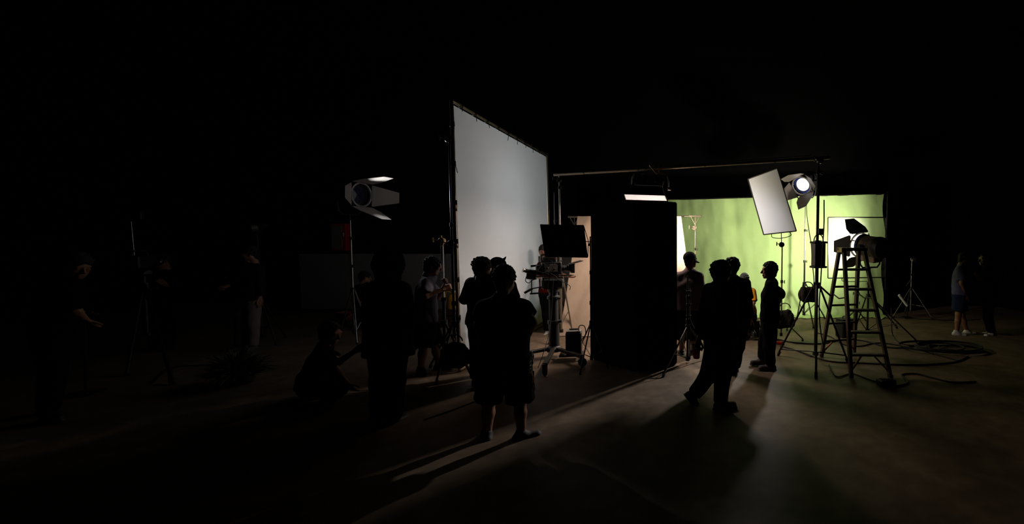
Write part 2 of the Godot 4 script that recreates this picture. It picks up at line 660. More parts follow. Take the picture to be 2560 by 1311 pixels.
# j holds the joints in world metres; the rest says what the person wears
func person(called: String, label: String, j: Dictionary, wear: Dictionary) -> Node3D:
	var base: Vector3 = (j.anl + j.anr) * 0.5
	base.y = 0.0
	if wear.has("base"):
		base = wear.base
	var o := thing(called, label, "person", base, wear.get("group", ""))
	var q := {}
	for key in j:
		q[key] = j[key] - base
	q.head += (q.neck - q.head).normalized() * wear.get("head_drop", 0.012)
	var lo := Vector3(9, 9, 9)
	var hi := -lo
	for key in q:
		lo = lo.min(q[key])
		hi = hi.max(q[key])
	lo -= Vector3.ONE * 0.26
	hi += Vector3.ONE * 0.26
	lo.y = maxf(lo.y, -0.04)
	var cell: float = wear.get("cell", 0.017)
	var s: float = wear.get("s", 1.0)
	# skin: one continuous body with its head and hands
	var f := Field.new(lo, hi, cell)
	torso_bones(f, q, -0.012)
	var neck: Vector3 = q.neck
	f.bone(neck, q.shl, 0.05, 0.062, 0.05)
	f.bone(neck, q.shr, 0.05, 0.062, 0.05)
	f.bone(neck, neck.lerp(q.head, 0.6), 0.058, 0.054, 0.03)
	for side in ["l", "r"]:
		f.bone(q["sh" + side], q["el" + side], 0.054 * s, 0.042 * s, 0.03)
		f.bone(q["el" + side], q["wr" + side], 0.042 * s, 0.028 * s, 0.02)
		f.bone(q["hip" + side], q["kn" + side], 0.086 * s, 0.056 * s, 0.04)
		var kn: Vector3 = q["kn" + side]
		var an: Vector3 = q["an" + side]
		f.bone(kn, kn.lerp(an, 0.35), 0.053 * s, 0.054 * s, 0.03)
		f.bone(kn.lerp(an, 0.35), an, 0.054 * s, 0.036 * s, 0.03)
	var body := field_mesh(f)
	var hb := look_basis(wear.face, wear.get("head_up", Vector3.UP))
	var hs: float = wear.get("head_size", 1.06)
	add_arrays(body, head_arrays, Transform3D(hb.scaled(Vector3.ONE * hs), q.head))
	for side in ["l", "r"]:
		var wr: Vector3 = q["wr" + side]
		var dir: Vector3 = (wr - q["el" + side]).normalized()
		if wear.has("hand_" + side):
			dir = wear["hand_" + side].normalized()
		var fwd: Vector3 = wear.get("palm_" + side, wear.chest)
		var z := (fwd - dir * fwd.dot(dir)).normalized()
		var y := -dir
		var x := y.cross(z)
		var mirror := 1.0
		if side == "r":
			mirror = -1.0
		# the left hand's palm looks to the body's right
		var hbasis := Basis(x * mirror, y, z)
		add_arrays(body, hand_arrays[wear.get("grip_" + side, "open")], Transform3D(hbasis, wr))
	mesh_part("body", array_mesh(body), wear.skin, o)
	# shirt
	var sh: Dictionary = wear.shirt
	var g: float = sh.get("loose", 0.02)
	f = Field.new(lo, hi, cell)
	torso_bones(f, q, g, 1.1)
	f.bone(neck + Vector3(0, -0.026, 0), q.shl, 0.064 + g * 0.4, 0.062 + g * 0.4, 0.06)
	f.bone(neck + Vector3(0, -0.026, 0), q.shr, 0.064 + g * 0.4, 0.062 + g * 0.4, 0.06)
	var hem: float = sh.get("hem", 0.1)
	var down: Vector3 = sh.get("down", Vector3.DOWN)
	for side in ["l", "r"]:
		var h: Vector3 = q["hip" + side]
		var flare: float = sh.get("flare", 0.0)
		f.bone(h + Vector3(0, 0.08, 0), h + down * hem, 0.1 + g, 0.1 + g + flare, 0.04, true)
		var sleeve: float = sh.get("sleeve", 0.75)
		var a: Vector3 = q["sh" + side]
		var b: Vector3 = q["el" + side]
		var c: Vector3 = q["wr" + side]
		if sleeve <= 1.0:
			f.bone(a, a.lerp(b, sleeve), 0.06 + g * 0.5, 0.066 + g * 0.7, 0.03, true)
		else:
			f.bone(a, b, 0.064 + g * 0.6, 0.054 + g * 0.6, 0.03)
			f.bone(b, b.lerp(c, sleeve - 1.0), 0.053 + g * 0.6, 0.042 + g * 0.5, 0.02, true)
	if not sh.has("open_hem"):
		f.trim((q.hipl + q.hipr) * 0.5 + down * hem, down)
	mesh_part(sh.get("name", "shirt"), array_mesh(field_mesh(f, sh.get("wrinkle", 0.016), called.hash() % 97 + 3)), sh.m, o)
	# trousers or shorts
	var pa: Dictionary = wear.pants
	g = pa.get("loose", 0.018)
	f = Field.new(lo, hi, cell)
	f.bone(q.hipl, q.hipr, 0.105 + g, 0.105 + g, 0.04)
	f.bone(q.hipl.lerp(q.hipr, 0.2) + Vector3(0, 0.07, 0), q.hipl.lerp(q.hipr, 0.8) + Vector3(0, 0.07, 0), 0.088 + g * 0.3, 0.088 + g * 0.3, 0.03)
	for side in ["l", "r"]:
		var a: Vector3 = q["hip" + side]
		var b: Vector3 = q["kn" + side]
		var c: Vector3 = q["an" + side]
		var ln: float = pa.get("length", 2.0)
		if ln <= 1.2:
			f.bone(a, a.lerp(b, minf(ln, 1.0)), 0.096 + g, 0.078 + g * 1.4, 0.03, ln <= 1.0)
			if ln > 1.0:
				f.bone(b, b.lerp(c, ln - 1.0), 0.078 + g * 1.4, 0.082 + g * 1.4, 0.02, true)
		else:
			f.bone(a, b, 0.096 + g, 0.068 + g, 0.03)
			f.bone(b, b.lerp(c, ln - 1.0), 0.066 + g, 0.052 + g, 0.03, true)
	mesh_part(pa.get("name", "trousers"), array_mesh(field_mesh(f, 0.014, called.hash() % 91 + 5)), pa.m, o)
	# shoes
	for side in ["l", "r"]:
		var toe: Vector3 = wear["toe_" + side]
		var zb := toe.normalized()
		var xb := Vector3.UP.cross(zb).normalized()
		var sb := Basis(xb, zb.cross(xb), zb).scaled(Vector3.ONE * wear.get("shoe_size", 1.0))
		var an: Vector3 = q["an" + side]
		mesh_part("shoe", shoe_mesh, wear.shoes, o, Transform3D(sb, an - sb.y * 0.075))
	# hair and hats
	for h in wear.hair:
		var t := Transform3D(hb.scaled(Vector3.ONE * hs * h.get("size", 1.0)), q.head)
		var mi := mesh_part(h.get("name", "hair"), hair_meshes[h.style], h.m, o, t)
		if h.has("brim"):
			var turn := Basis.from_euler(h.brim)
			mesh_part("brim", hair_meshes["brim"], h.m, mi, Transform3D(turn, Vector3(0, 0.012, 0)))
	return o

# ------------------------------------------------------------------ grip and lighting kit
var steel: Material
var dark_steel: Material
var black_metal: Material
var rubber: Material
var canvas_black: Material

# a light stand: feet are three points on the floor, the pole stands over base
func stand(called: String, label: String, base: Vector3, top: float, feet: Array, o := {}) -> Node3D:
	var m: Material = o.get("m", dark_steel)
	var r: float = o.get("r", 0.017)
	var t := thing(called, label, "stand", Vector3(base.x, 0, base.z), o.get("group", ""))
	var low: float = o.get("low", 0.12)
	var hub: float = o.get("hub", 0.75)
	var brace: float = o.get("brace", 0.3)
	var lean: Vector3 = o.get("lean", Vector3.ZERO)
	var cuts: Array = o.get("cuts", [0.4, 0.72])
	var ys := [low]
	for c in cuts:
		ys.append(lerpf(hub, top, c))
	ys.append(top)
	for i in ys.size() - 1:
		var rr := r * (1.0 - 0.17 * i)
		var a: Vector3 = Vector3(base.x, ys[i], base.z) + lean * (ys[i] / top)
		var b: Vector3 = Vector3(base.x, ys[i + 1], base.z) + lean * (ys[i + 1] / top)
		rod("riser" if i else "column", [a, b], rr, o.get("m_up", m) if i else m, t, 10)
		if i < ys.size() - 2:
			var st := tool_new()
			tube(st, [b - Vector3(0, 0.045, 0), b + Vector3(0, 0.012, 0)], rr * 1.5, 10)
			var k := Vector3(1, 0, 0.4).normalized()
			tube(st, [b - Vector3(0, 0.02, 0), b - Vector3(0, 0.02, 0) + k * 0.05], 0.006, 6)
			tube(st, [b + k * 0.05 + Vector3(0, 0.012, 0), b + k * 0.05 - Vector3(0, 0.052, 0)], 0.008, 6)
			part("collar", st, black_metal, t)
	var st := tool_new()
	tube(st, [Vector3(base.x, hub - 0.05, base.z), Vector3(base.x, hub + 0.04, base.z)], r * 1.9, 10)
	part("hub", st, black_metal, t)
	st = tool_new()
	tube(st, [Vector3(base.x, low - 0.01, base.z), Vector3(base.x, low + 0.05, base.z)], r * 1.7, 10)
	part("lower_collar", st, black_metal, t)
	for f in feet:
		var foot: Vector3 = f
		foot.y = 0.0
		var d := Vector3(foot.x - base.x, 0, foot.z - base.z)
		var hub_p := Vector3(base.x, hub, base.z) + d.normalized() * r * 1.6
		var leg := rod("leg", [hub_p, foot + Vector3(0, 0.03, 0)], o.get("leg_r", r * 0.72), m, t, 8)
		if o.get("wheels", false):
			var w := tool_new()
			var side := d.normalized().cross(Vector3.UP)
			lathe(w, Transform3D(frame_of(side), foot + Vector3(0, 0.055, 0) - side * 0.014), [Vector2(0, 0), Vector2(0.05, 0), Vector2(0.055, 0.006), Vector2(0.055, 0.022), Vector2(0.05, 0.028), Vector2(0, 0.028)], 16)
			part("wheel", w, rubber, leg)
		else:
			var w := tool_new()
			tube(w, [foot + Vector3(0, 0.002, 0), hub_p.lerp(foot, 0.94)], o.get("leg_r", r * 0.72) * 1.35, 8)
			part("rubber_foot", w, rubber, leg)
		if brace > 0.0:
			var on_leg := hub_p.lerp(foot, o.get("brace_at", 0.6))
			rod("brace", [Vector3(base.x, brace if o.get("brace_low", false) == false else low + 0.02, base.z) + d.normalized() * r, on_leg], r * 0.42, m, t, 6)
	return t

# a clamp head on top of a stand
func grip_head(t: Node3D, at: Vector3, m: Material, size := 1.0) -> void:
	var st := tool_new()
	lathe(st, Transform3D(Basis.IDENTITY.scaled(Vector3.ONE * size), at - Vector3(0, 0, 0.03 * size)), [Vector2(0, 0), Vector2(0.045, 0), Vector2(0.05, 0.01), Vector2(0.05, 0.05), Vector2(0.045, 0.06), Vector2(0, 0.06)], 14)
	tube(st, [at + Vector3(-0.02, 0, 0.03) * size, at + Vector3(-0.1, 0.02, 0.05) * size], 0.008 * size, 6)
	tube(st, [at + Vector3(-0.1, 0.05, 0.05) * size, at + Vector3(-0.1, -0.02, 0.05) * size], 0.01 * size, 6)
	part("grip_head", st, m, t)

func sandbag(label: String, at: Vector3, w: float, h: float, m: Material, group := "") -> void:
	# two filled halves of canvas with a carrying handle, hung over a leg
	var t := thing("sandbag", label, "sandbag", at, group)
	for s in [-1.0, 1.0]:
		var f := Field.new(at + Vector3(-w * 0.8, -h * 0.75, -w), at + Vector3(w * 0.8, h * 0.8, w), 0.014)
		for r in [[0.26, 0.3, 0.02, 0.1], [0.1, 0.36, 0.045, 0.15], [-0.1, 0.38, 0.06, 0.18], [-0.3, 0.36, 0.06, 0.17]]:
			var c := at + Vector3(0, h * r[0], s * r[2])
			f.bone(c - Vector3(w * (r[1] - r[3] * 0.5), 0, 0), c + Vector3(w * (r[1] - r[3] * 0.5), 0, 0), w * r[3], w * r[3], 0.07)
		var a := field_mesh(f, 0.035, 11)
		for i in a[0].size():
			a[0][i] -= at
		mesh_part("pouch", array_mesh(a), m, t)
	var pts := []
	for k in 9:
		var an := PI * k / 8.0
		pts.append(at + Vector3(cos(an) * w * 0.3, h * 0.42 + sin(an) * h * 0.22, 0))
	rod("handle", pts, 0.009, m, t, 6)

# a fresnel film light: it stands at `at` (the middle of its lens) and shines along dir
func film_light(label: String, at: Vector3, dir: Vector3, roll: float, size: float, o := {}) -> Node3D:
	var t := thing("film_light", label, "light", at)
	var b := look_basis(dir) * Basis(Vector3(0, 0, 1), roll)
	var x := Transform3D(b.scaled(Vector3.ONE * size), at)
	var shell: Material = o.get("shell", black_metal)
	var st := tool_new()
	# drum with cooling ribs
	var prof := [Vector2(0, -0.34), Vector2(0.13, -0.34)]
	for k in 12:
		var z := -0.32 + k * 0.0235
		prof.append_array([Vector2(0.17, z), Vector2(0.17, z + 0.012), Vector2(0.158, z + 0.014), Vector2(0.158, z + 0.022)])
	prof.append_array([Vector2(0.17, -0.03), Vector2(0.17, 0.0), Vector2(0.14, 0.0), Vector2(0.14, -0.02)])
	lathe(st, x, prof, 28)
	var body := part("housing", st, shell, t)
	st = tool_new()
	lathe(st, x, [Vector2(0, -0.44), Vector2(0.1, -0.43), Vector2(0.165, -0.4), Vector2(0.178, -0.34), Vector2(0.178, -0.31), Vector2(0.17, -0.31)], 28)
	part("rear_cap", st, black_metal, t)
	st = tool_new()
	box(st, Transform3D(x.basis, x * Vector3(0, -0.19, -0.17)), Vector3(0.2, 0.1, 0.3), 0.01)
	part("base_box", st, o.get("box", black_metal), t)
	st = tool_new()
	box(st, Transform3D(x.basis, x * Vector3(-0.165, 0.02, -0.17)), Vector3(0.03, 0.06, 0.09), 0.006)
	part("latch", st, black_metal, body)
	st = tool_new()
	lathe(st, x, [Vector2(0.172, -0.03), Vector2(0.19, -0.03), Vector2(0.19, 0.015), Vector2(0.15, 0.015), Vector2(0.15, -0.03), Vector2(0.172, -0.03)], 28)
	part("front_ring", st, o.get("ring", mat("blue enamel", Color(0.05, 0.12, 0.35), 0.4)), t)
	# lens with fresnel steps
	st = tool_new()
	var lp := [Vector2(0.0, 0.004)]
	for k in 7:
		lp.append(Vector2(0.02 * (k + 1), 0.004 - 0.006))
		lp.append(Vector2(0.02 * (k + 1), 0.003))
	lp.append(Vector2(0.142, -0.01))
	lp.reverse()
	lathe(st, x, lp, 28)
	part("lens", st, o.glow, t)
	# ears, and the ring that carries the barn doors
	st = tool_new()
	lathe(st, x, [Vector2(0.185, 0.06), Vector2(0.21, 0.06), Vector2(0.21, 0.085), Vector2(0.185, 0.085), Vector2(0.185, 0.06)], 28)
	for k in 3:
		var a := TAU * k / 3.0 + 0.5
		tube(st, [x * Vector3(cos(a) * 0.19, sin(a) * 0.19, 0.0), x * Vector3(cos(a) * 0.198, sin(a) * 0.198, 0.07)], 0.01 * size, 6)
	part("door_ring", st, o.get("ring_m", steel), t)
	var open: Array = o.get("open", [0.35, 0.35, 0.35, 0.35])
	for k in 4:
		var turn := x * Transform3D(Basis(Vector3(0, 0, 1), PI / 2 * k), Vector3.ZERO)
		var hinge := turn * Transform3D(Basis(Vector3(1, 0, 0), -open[k]), Vector3(0, 0.2, 0.085))
		var wide := 0.2 if k % 2 == 0 else 0.185
		var far := 0.1 if k % 2 == 0 else 0.27
		var ln: float = o.get("leaf_length", 0.32) * (1.0 if k % 2 == 0 else 0.8)
		# leaf in the plane of the hinge: local z runs outwards
		var flat := hinge * Transform3D(Basis(Vector3(1, 0, 0), Vector3(0, 0, 1), Vector3(0, -1, 0)), Vector3.ZERO)
		st = tool_new()
		var poly := PackedVector2Array([Vector2(-wide, 0.005), Vector2(wide, 0.005), Vector2(wide + (0.0 if far > wide else 0.01), ln * 0.35), Vector2(far, ln), Vector2(-far, ln), Vector2(-wide - (0.0 if far > wide else 0.01), ln * 0.35)])
		if k % 2 == 1:
			poly = PackedVector2Array([Vector2(-wide, 0.005), Vector2(wide, 0.005), Vector2(wide * 0.5, ln), Vector2(-wide * 0.5, ln)])
		prism(st, flat, poly, 0.004)
		var leaf := part("barn_door", st, o.get("leaf", mat("barn door paint", Color(0.33, 0.31, 0.3), 0.5)), t)
		st = tool_new()
		tube(st, [turn * Vector3(-0.17, 0.2, 0.083), turn * Vector3(0.17, 0.2, 0.083)], 0.007 * size, 6)
		part("hinge", st, black_metal, leaf)
	# yoke: a bar bent round the drum, down (or up) to the spigot
	var down: Vector3 = o.get("yoke", Vector3.DOWN)
	var across := dir.normalized().cross(Vector3.UP).normalized()
	var mid := x * Vector3(0, 0, -0.15)
	var hw := 0.225 * size
	var drop := 0.34 * size
	var ys := []
	for p in [[-1.0, 0.0], [-1.0, 0.55], [-0.92, 0.85], [-0.7, 1.0], [0.0, 1.0], [0.7, 1.0], [0.92, 0.85], [1.0, 0.55], [1.0, 0.0]]:
		ys.append(mid + across * hw * p[0] + down * drop * p[1])
	rod("yoke", ys, 0.014 * size, black_metal, t, 8)
	for s in [-1.0, 1.0]:
		rod("tilt_knob", [mid + across * hw * 0.75 * s, mid + across * hw * 1.15 * s], 0.035 * size, black_metal, t, 12)
	rod("spigot", [mid + down * drop * 0.98, mid + down * (drop + 0.1)], 0.016, black_metal, t, 8)
	var l := SpotLight3D.new()
	l.name = "lamp_beam"
	t.add_child(l)
	l.global_transform = Transform3D(Basis(-b.x, b.y, -b.z), x * Vector3(0, 0, 0.02))
	l.light_energy = o.energy
	l.light_color = o.get("color", Color(1, 1, 1))
	l.light_size = 0.1 * size
	l.spot_angle = o.get("angle", 35.0)
	l.spot_angle_attenuation = o.get("soft", 0.5)
	l.spot_range = 60.0
	l.spot_attenuation = 2.0
	l.shadow_enabled = true
	return t

# a rectangular frame of tube with cloth stretched in it, from its four corners (top left, top right, bottom right, bottom left)
func cloth_frame(called: String, label: String, c: Array, r: float, m_frame: Material, m_cloth: Material, o := {}) -> Node3D:
	var t := thing(called, label, o.get("category", "frame"), (c[2] + c[3]) * 0.5)
	for i in 4:
		rod("frame_tube", [c[i], c[(i + 1) % 4]], r, m_frame, t, 8)
	var st := tool_new()
	var bow: float = o.get("bow", 0.0)
	var inset: float = o.get("inset", 0.0)
	var n: Vector3 = (c[1] - c[0]).cross(c[3] - c[0]).normalized()
	var nz := FastNoiseLite.new()
	nz.seed = o.get("seed", 3)
	nz.frequency = 1.1
	sheet(st, o.get("nu", 12), o.get("nv", 12), func(u: float, v: float) -> Vector3:
		var uu := lerpf(inset, 1.0 - inset, u)
		var vv := lerpf(inset, 1.0 - inset, v)
		var p: Vector3 = c[0].lerp(c[1], uu).lerp(c[3].lerp(c[2], uu), vv)
		return p + n * (sin(PI * u) * sin(PI * v) * bow + nz.get_noise_2d(u * 3.0, v * 2.0) * o.get("wave", 0.0)), 0.002)
	part(o.get("cloth_name", "diffusion_cloth"), st, m_cloth, t)
	return t

func cable(label: String, pts: Array, r := 0.011, m: Material = null, group := "") -> MeshInstance3D:
	var st := tool_new()
	tube(st, curve_points(pts, 8), r, 7)
	return solo("cable", label, "cable", st, rubber if m == null else m, group)

# ------------------------------------------------------------------ the scene
func _ready() -> void:
	setup_view()
	make_materials()
	build_room()
	build_lights()
	build_backdrops()
	build_boards_and_stands()
	build_camera_rig()
	build_ladder()
	build_floor_things()
	make_people_kit()
	build_people()
	build_dim_corner()

func setup_view() -> void:
	var cam := Camera3D.new()
	cam.name = "camera"
	add_child(cam)
	cam.position = Vector3(0, 1.9, 0)
	cam.rotation.x = -atan(52.0 / 1050.0)
	cam.projection = Camera3D.PROJECTION_FRUSTUM
	cam.near = 0.1
	cam.far = 80.0
	cam.size = 1311.0 / 1050.0 * 0.1
	cam.frustum_offset = Vector2((1280.0 - 1705.0) / 1050.0, (652.0 - 655.5) / 1050.0) * 0.1
	cam.current = true
	var w := WorldEnvironment.new()
	w.name = "environment"
	var e := Environment.new()
	e.background_mode = Environment.BG_COLOR
	e.background_color = Color(0, 0, 0)
	e.tonemap_mode = Environment.TONE_MAPPER_LINEAR
	e.tonemap_exposure = 1.0
	e.sdfgi_enabled = true
	e.ssao_enabled = true
	e.ssil_enabled = true
	w.environment = e
	add_child(w)

var M := {}

func make_materials() -> void:
	steel = mat("brushed steel", Color(0.62, 0.6, 0.58), 0.35, 0.9)
	dark_steel = mat("black chromed steel", Color(0.16, 0.15, 0.14), 0.35, 0.6)
	black_metal = mat("black enamel", Color(0.035, 0.033, 0.033), 0.5)
	rubber = mat("black rubber", Color(0.03, 0.03, 0.03), 0.8)
	canvas_black = cloth("black canvas", Color(0.05, 0.048, 0.05))
	# floor: worn concrete, two scales of mottling and fine relief
	var fl := mat("worn concrete", Color(1, 1, 1), 0.62)
	fl.albedo_texture = noise_texture(4, 0.006, Color(0.4, 0.33, 0.27), Color(0.54, 0.455, 0.38), 5, 1024)
	fl.detail_enabled = true
	fl.detail_blend_mode = BaseMaterial3D.BLEND_MODE_MUL
	fl.detail_albedo = noise_texture(9, 0.02, Color(0.78, 0.77, 0.75), Color(1, 1, 1), 4, 1024)
	fl.uv1_triplanar = true
	fl.uv1_world_triplanar = true
	fl.uv1_scale = Vector3(0.22, 0.22, 0.22)
	fl.heightmap_enabled = false
	fl.metallic_specular = 0.35
	M.floor = fl
	M.black_wall = mat("black painted wall", Color(0.045, 0.043, 0.045), 0.95)
	M.black_wall.metallic_specular = 0.1
	M.grey_panel = mat("grey wall panel", Color(0.45, 0.43, 0.42), 0.9)
	M.scrim = cloth("white silk diffusion", Color(0.85, 0.85, 0.86))
	M.scrim.backlight_enabled = true
	M.scrim.backlight = Color(1, 1, 1)
	M.frost = cloth("white frost diffusion", Color(0.88, 0.88, 0.88))
	M.frost.backlight_enabled = true
	M.frost.backlight = Color(0.8, 0.8, 0.82)
	M.clear_frost = cloth("light frost gel", Color(0.86, 0.86, 0.84, 0.045))
	M.clear_frost.transparency = BaseMaterial3D.TRANSPARENCY_ALPHA
	M.muslin = cloth("unbleached muslin", Color(0.8, 0.7, 0.62))
	M.muslin.backlight_enabled = true
	M.muslin.backlight = Color(0.6, 0.5, 0.42)
	M.green = cloth("chroma green cloth", Color(0.64, 0.745, 0.485))
	M.duvetyne = cloth("black duvetyne", Color(0.03, 0.028, 0.03))
	M.pipe = mat("galvanised pipe", Color(0.55, 0.5, 0.44), 0.4, 0.75)
	M.wood = mat("ladder wood", Color(0.3, 0.2, 0.145), 0.6)
	M.wood.albedo_texture = noise_texture(21, 0.03, Color(0.75, 0.7, 0.68), Color(1, 1, 1), 4, 256)
	M.wood.uv1_triplanar = true
	M.wood.uv1_scale = Vector3(3, 0.6, 3)
	M.brass = mat("brass", Color(0.7, 0.56, 0.36), 0.4, 0.8)
	M.orange = mat("orange painted brace", Color(0.62, 0.3, 0.07), 0.6)
	M.white_plastic = mat("white plastic", Color(0.8, 0.8, 0.78), 0.5)
	M.red = mat("red plastic", Color(0.6, 0.05, 0.05), 0.45)
	M.blue = mat("blue plastic", Color(0.06, 0.14, 0.38), 0.45)
	M.yellow = mat("yellow plastic", Color(0.75, 0.52, 0.08), 0.5)

func slab(called: String, lo: Vector3, hi: Vector3, m: Material) -> MeshInstance3D:
	var st := tool_new()
	box(st, at_place((lo + hi) * 0.5), hi - lo, 0.0005)
	return structure(called, st, m)

func build_room() -> void:
	slab("floor", Vector3(-15, -0.2, -12), Vector3(9, 0, 3), M.floor)
	slab("ceiling", Vector3(-15, 7, -12), Vector3(9, 7.2, 3), M.black_wall)
	slab("wall_back", Vector3(-15, 0, -12.2), Vector3(9, 7, -12), M.black_wall)
	slab("wall_left", Vector3(-15.2, 0, -12.2), Vector3(-15, 7, 3), M.black_wall)
	slab("wall_right", Vector3(9, 0, -12.2), Vector3(9.2, 7, 3), M.black_wall)
	slab("wall_front", Vector3(-15.2, 0, 3), Vector3(9.2, 7, 3.2), M.black_wall)
	# low grey partition on the left with a steel rail and bolts along its top
	var z := -10.9
	var t := Node3D.new()
	t.name = "wall_partition"
	add_child(t)
	t.set_meta("kind", "structure")
	t.set_meta("label", "low grey panelled partition with a bolted steel rail")
	t.position = Vector3(-6.3, 0, z)
	for k in 6:
		block("panel", Vector3(-9.3 + k * 1.26, 0.77, z), Vector3(1.25, 1.54, 0.05), M.grey_panel, t, Basis.IDENTITY, 0.006)
	block("rail", Vector3(-6.15, 1.57, z + 0.01), Vector3(7.56, 0.05, 0.08), dark_steel, t)
	for k in 25:
		var st := tool_new()
		ball(st, Vector3(-9.8 + k * 0.3, 1.57, z + 0.055), Vector3(0.013, 0.013, 0.01), 8, 5)
		part("bolt", st, steel, t)
	block("kick_board", Vector3(-6.15, 0.05, z + 0.04), Vector3(7.56, 0.1, 0.03), dark_steel, t)
	# red cabinet above it
	var c := thing("wall_cabinet", "red metal cabinet with a grey door mounted above the partition rail", "cabinet", Vector3(-9.656, 1.594, -12.0))
	var p: Vector3 = c.position
	block("body", p + Vector3(0, 0.38, 0.09), Vector3(0.42, 0.76, 0.18), M.red, c)
	block("door", p + Vector3(-0.04, 0.38, 0.186), Vector3(0.3, 0.64, 0.012), mat("grey door", Color(0.42, 0.4, 0.38), 0.6), c)
	block("handle", p + Vector3(0.16, 0.45, 0.2), Vector3(0.02, 0.12, 0.02), steel, c)

func build_lights() -> void:
	# 1: film light behind the big silk
	var glow_dim := mat("unlit side of lens glass", Color(0.05, 0.045, 0.06), 0.1)
	glow_dim.emission_enabled = true
	glow_dim.emission = Color(0.1, 0.09, 0.16)
	glow_dim.emission_energy_multiplier = 0.1
	var p: Vector3 = Vector3(-6.146, 2.754, -8.000)
	film_light("film light on a tall stand aimed at the back of the big white silk", p, Vector3(1, -0.05, 0.1), 0.0, 1.12, {"glow": glow_dim, "energy": LEFT_LAMP, "ring": dark_steel, "angle": 42.0, "soft": 0.2, "color": Color(0.96, 0.985, 1.0), "leaf_length": 0.5, "open": [0.22, 1.0, 0.4, 0.55], "leaf": mat("pale barn door paint", Color(0.5, 0.47, 0.45), 0.45)})
	var foot: Vector3 = Vector3(-6.255, 0.000, -7.905)
	stand("light_stand", "tall steel light stand carrying the film light behind the silk", Vector3(p.x - 0.17, 0, p.z - 0.02), p.y - 0.48, [Vector3(-6.834, 0.000, -8.309), Vector3(-6.287, 0.000, -8.380), Vector3(-5.896, 0.000, -7.539)], {"m": steel, "r": 0.02, "hub": 0.95, "low": 0.1, "brace": 0.12, "cuts": [0.35, 0.75]})
	# 2: soft box hung from the overhead pipe
	var pl: Vector3 = Vector3(-2.333, 3.137, -8.050)
	var pr: Vector3 = Vector3(2.048, 3.109, -6.300)
	var s := thing("overhead_pipe", "long galvanised pipe spanning two stands above the set", "pipe", (pl + pr) * 0.5)
	var over := (pr - pl).normalized()
	rod("pipe", [pl - over * 0.12, pr + over * 0.14], 0.025, M.pipe, s, 12)
	for u in [0.12, 0.36, 0.62, 0.86]:
		var q := pl.lerp(pr, u)
		rod("tape_band", [q - over * 0.012, q + over * 0.012], 0.027, black_metal, s, 12)
	var q := pl.lerp(pr, 0.455)
	rod("red_tape", [q - over * 0.02, q + over * 0.02], 0.0285, M.red, s, 12)
	rod("wire", curve_points([pl.lerp(pr, 0.43) + Vector3(0, 0.06, 0), pl.lerp(pr, 0.5) + Vector3(0, 0.035, 0.0), pl.lerp(pr, 0.6) + Vector3(0, 0.035, 0.02), pl.lerp(pr, 0.75) + Vector3(0, 0.04, 0.0), pl.lerp(pr, 0.97) + Vector3(0, 0.05, 0.0)], 6), 0.006, rubber, s, 6)
	soft_box()
	# 3: film light on the right, shining through a tilted white frame towards the left
	var hot := mat("burning lens", Color(1, 1, 1), 0.2)
	hot.emission_enabled = true
	hot.emission = Color(1, 0.99, 1.0)
	hot.emission_energy_multiplier = 0.78
	p = Vector3(2.826, 3.190, -9.900)
	var dir := Vector3(-0.77, -0.57, 0.87)
	film_light("burning film light with open barn doors behind the tilted white frame", p, dir, 0.35, 1.1, {"glow": hot, "energy": RIGHT_LAMP, "angle": 24.0, "soft": 1.0, "color": Color(1, 0.985, 0.965), "leaf_length": 0.42, "open": [0.42, 0.5, 0.4, 0.7], "leaf": mat("dull barn door paint", Color(0.3, 0.27, 0.25), 0.5)})
	var b: Vector3 = p - dir.normalized() * 0.17
	stand("light_stand", "tall stand under the burning film light with a sandbag on it", Vector3(b.x, 0, b.z), p.y - 0.5, [Vector3(2.730, 0.000, -9.905), Vector3(3.430, 0.000, -10.006), Vector3(2.819, 0.000, -8.914)], {"m": dark_steel, "m_up": steel, "r": 0.021, "hub": 0.85, "low": 0.1, "brace": 0.14, "brace_at": 0.55, "cuts": [0.3, 0.7]})
	# 4: film light by the green screen, shining through a square frost frame
	p = Vector3(3.600, 1.789, -8.350)
	dir = Vector3(-0.28, 0.08, -0.66)
	film_light("grey ribbed film light seen from behind by the square frost frame", p, dir, -0.1, 1.2, {"glow": hot, "energy": GREEN_LAMP, "angle": 62.0, "soft": 0.8, "color": Color(1, 0.97, 0.92), "open": [0.75, 0.9, 0.8, 1.0], "shell": mat("grey ribbed aluminium", Color(0.52, 0.45, 0.38), 0.5, 0.3), "box": mat("beige lamp base", Color(0.55, 0.46, 0.38), 0.5, 0.2)})
	b = p - dir.normalized() * 0.15
	stand("light_stand", "wheelless stand carrying the grey film light by the frost frame", Vector3(b.x, 0, b.z), p.y - 0.46, [Vector3(4.336, 0.000, -7.657), Vector3(4.610, 0.000, -8.914), Vector3(3.481, 0.000, -8.416)], {"m": dark_steel, "m_up": steel, "r": 0.02, "hub": 0.8, "low": 0.1, "brace": 0.12, "cuts": [0.5]})
	# 5: film light standing behind the black boards, out of sight, which washes the green cloth and the muslin
	p = Vector3(-0.5, 2.0, -7.35)
	film_light("film light hidden behind the tall black boards facing the green cloth", p, Vector3(1.25, -0.02, -1.0), 0.0, 0.9, {"glow": hot, "energy": WASH_LAMP, "angle": 46.0, "soft": 0.5, "color": Color(1, 0.95, 0.86), "leaf_length": 0.36, "open": [0.7, -0.32, 0.7, 0.12]})
	b = p - Vector3(1.25, -0.02, -1.0).normalized() * 0.135
	stand("light_stand", "stand of the film light hidden behind the tall black boards", Vector3(b.x, 0, b.z), p.y - 0.41, [Vector3(b.x - 0.3, 0, b.z + 0.25), Vector3(b.x + 0.35, 0, b.z + 0.15), Vector3(b.x, 0, b.z - 0.4)], {"m": dark_steel, "hub": 0.7})

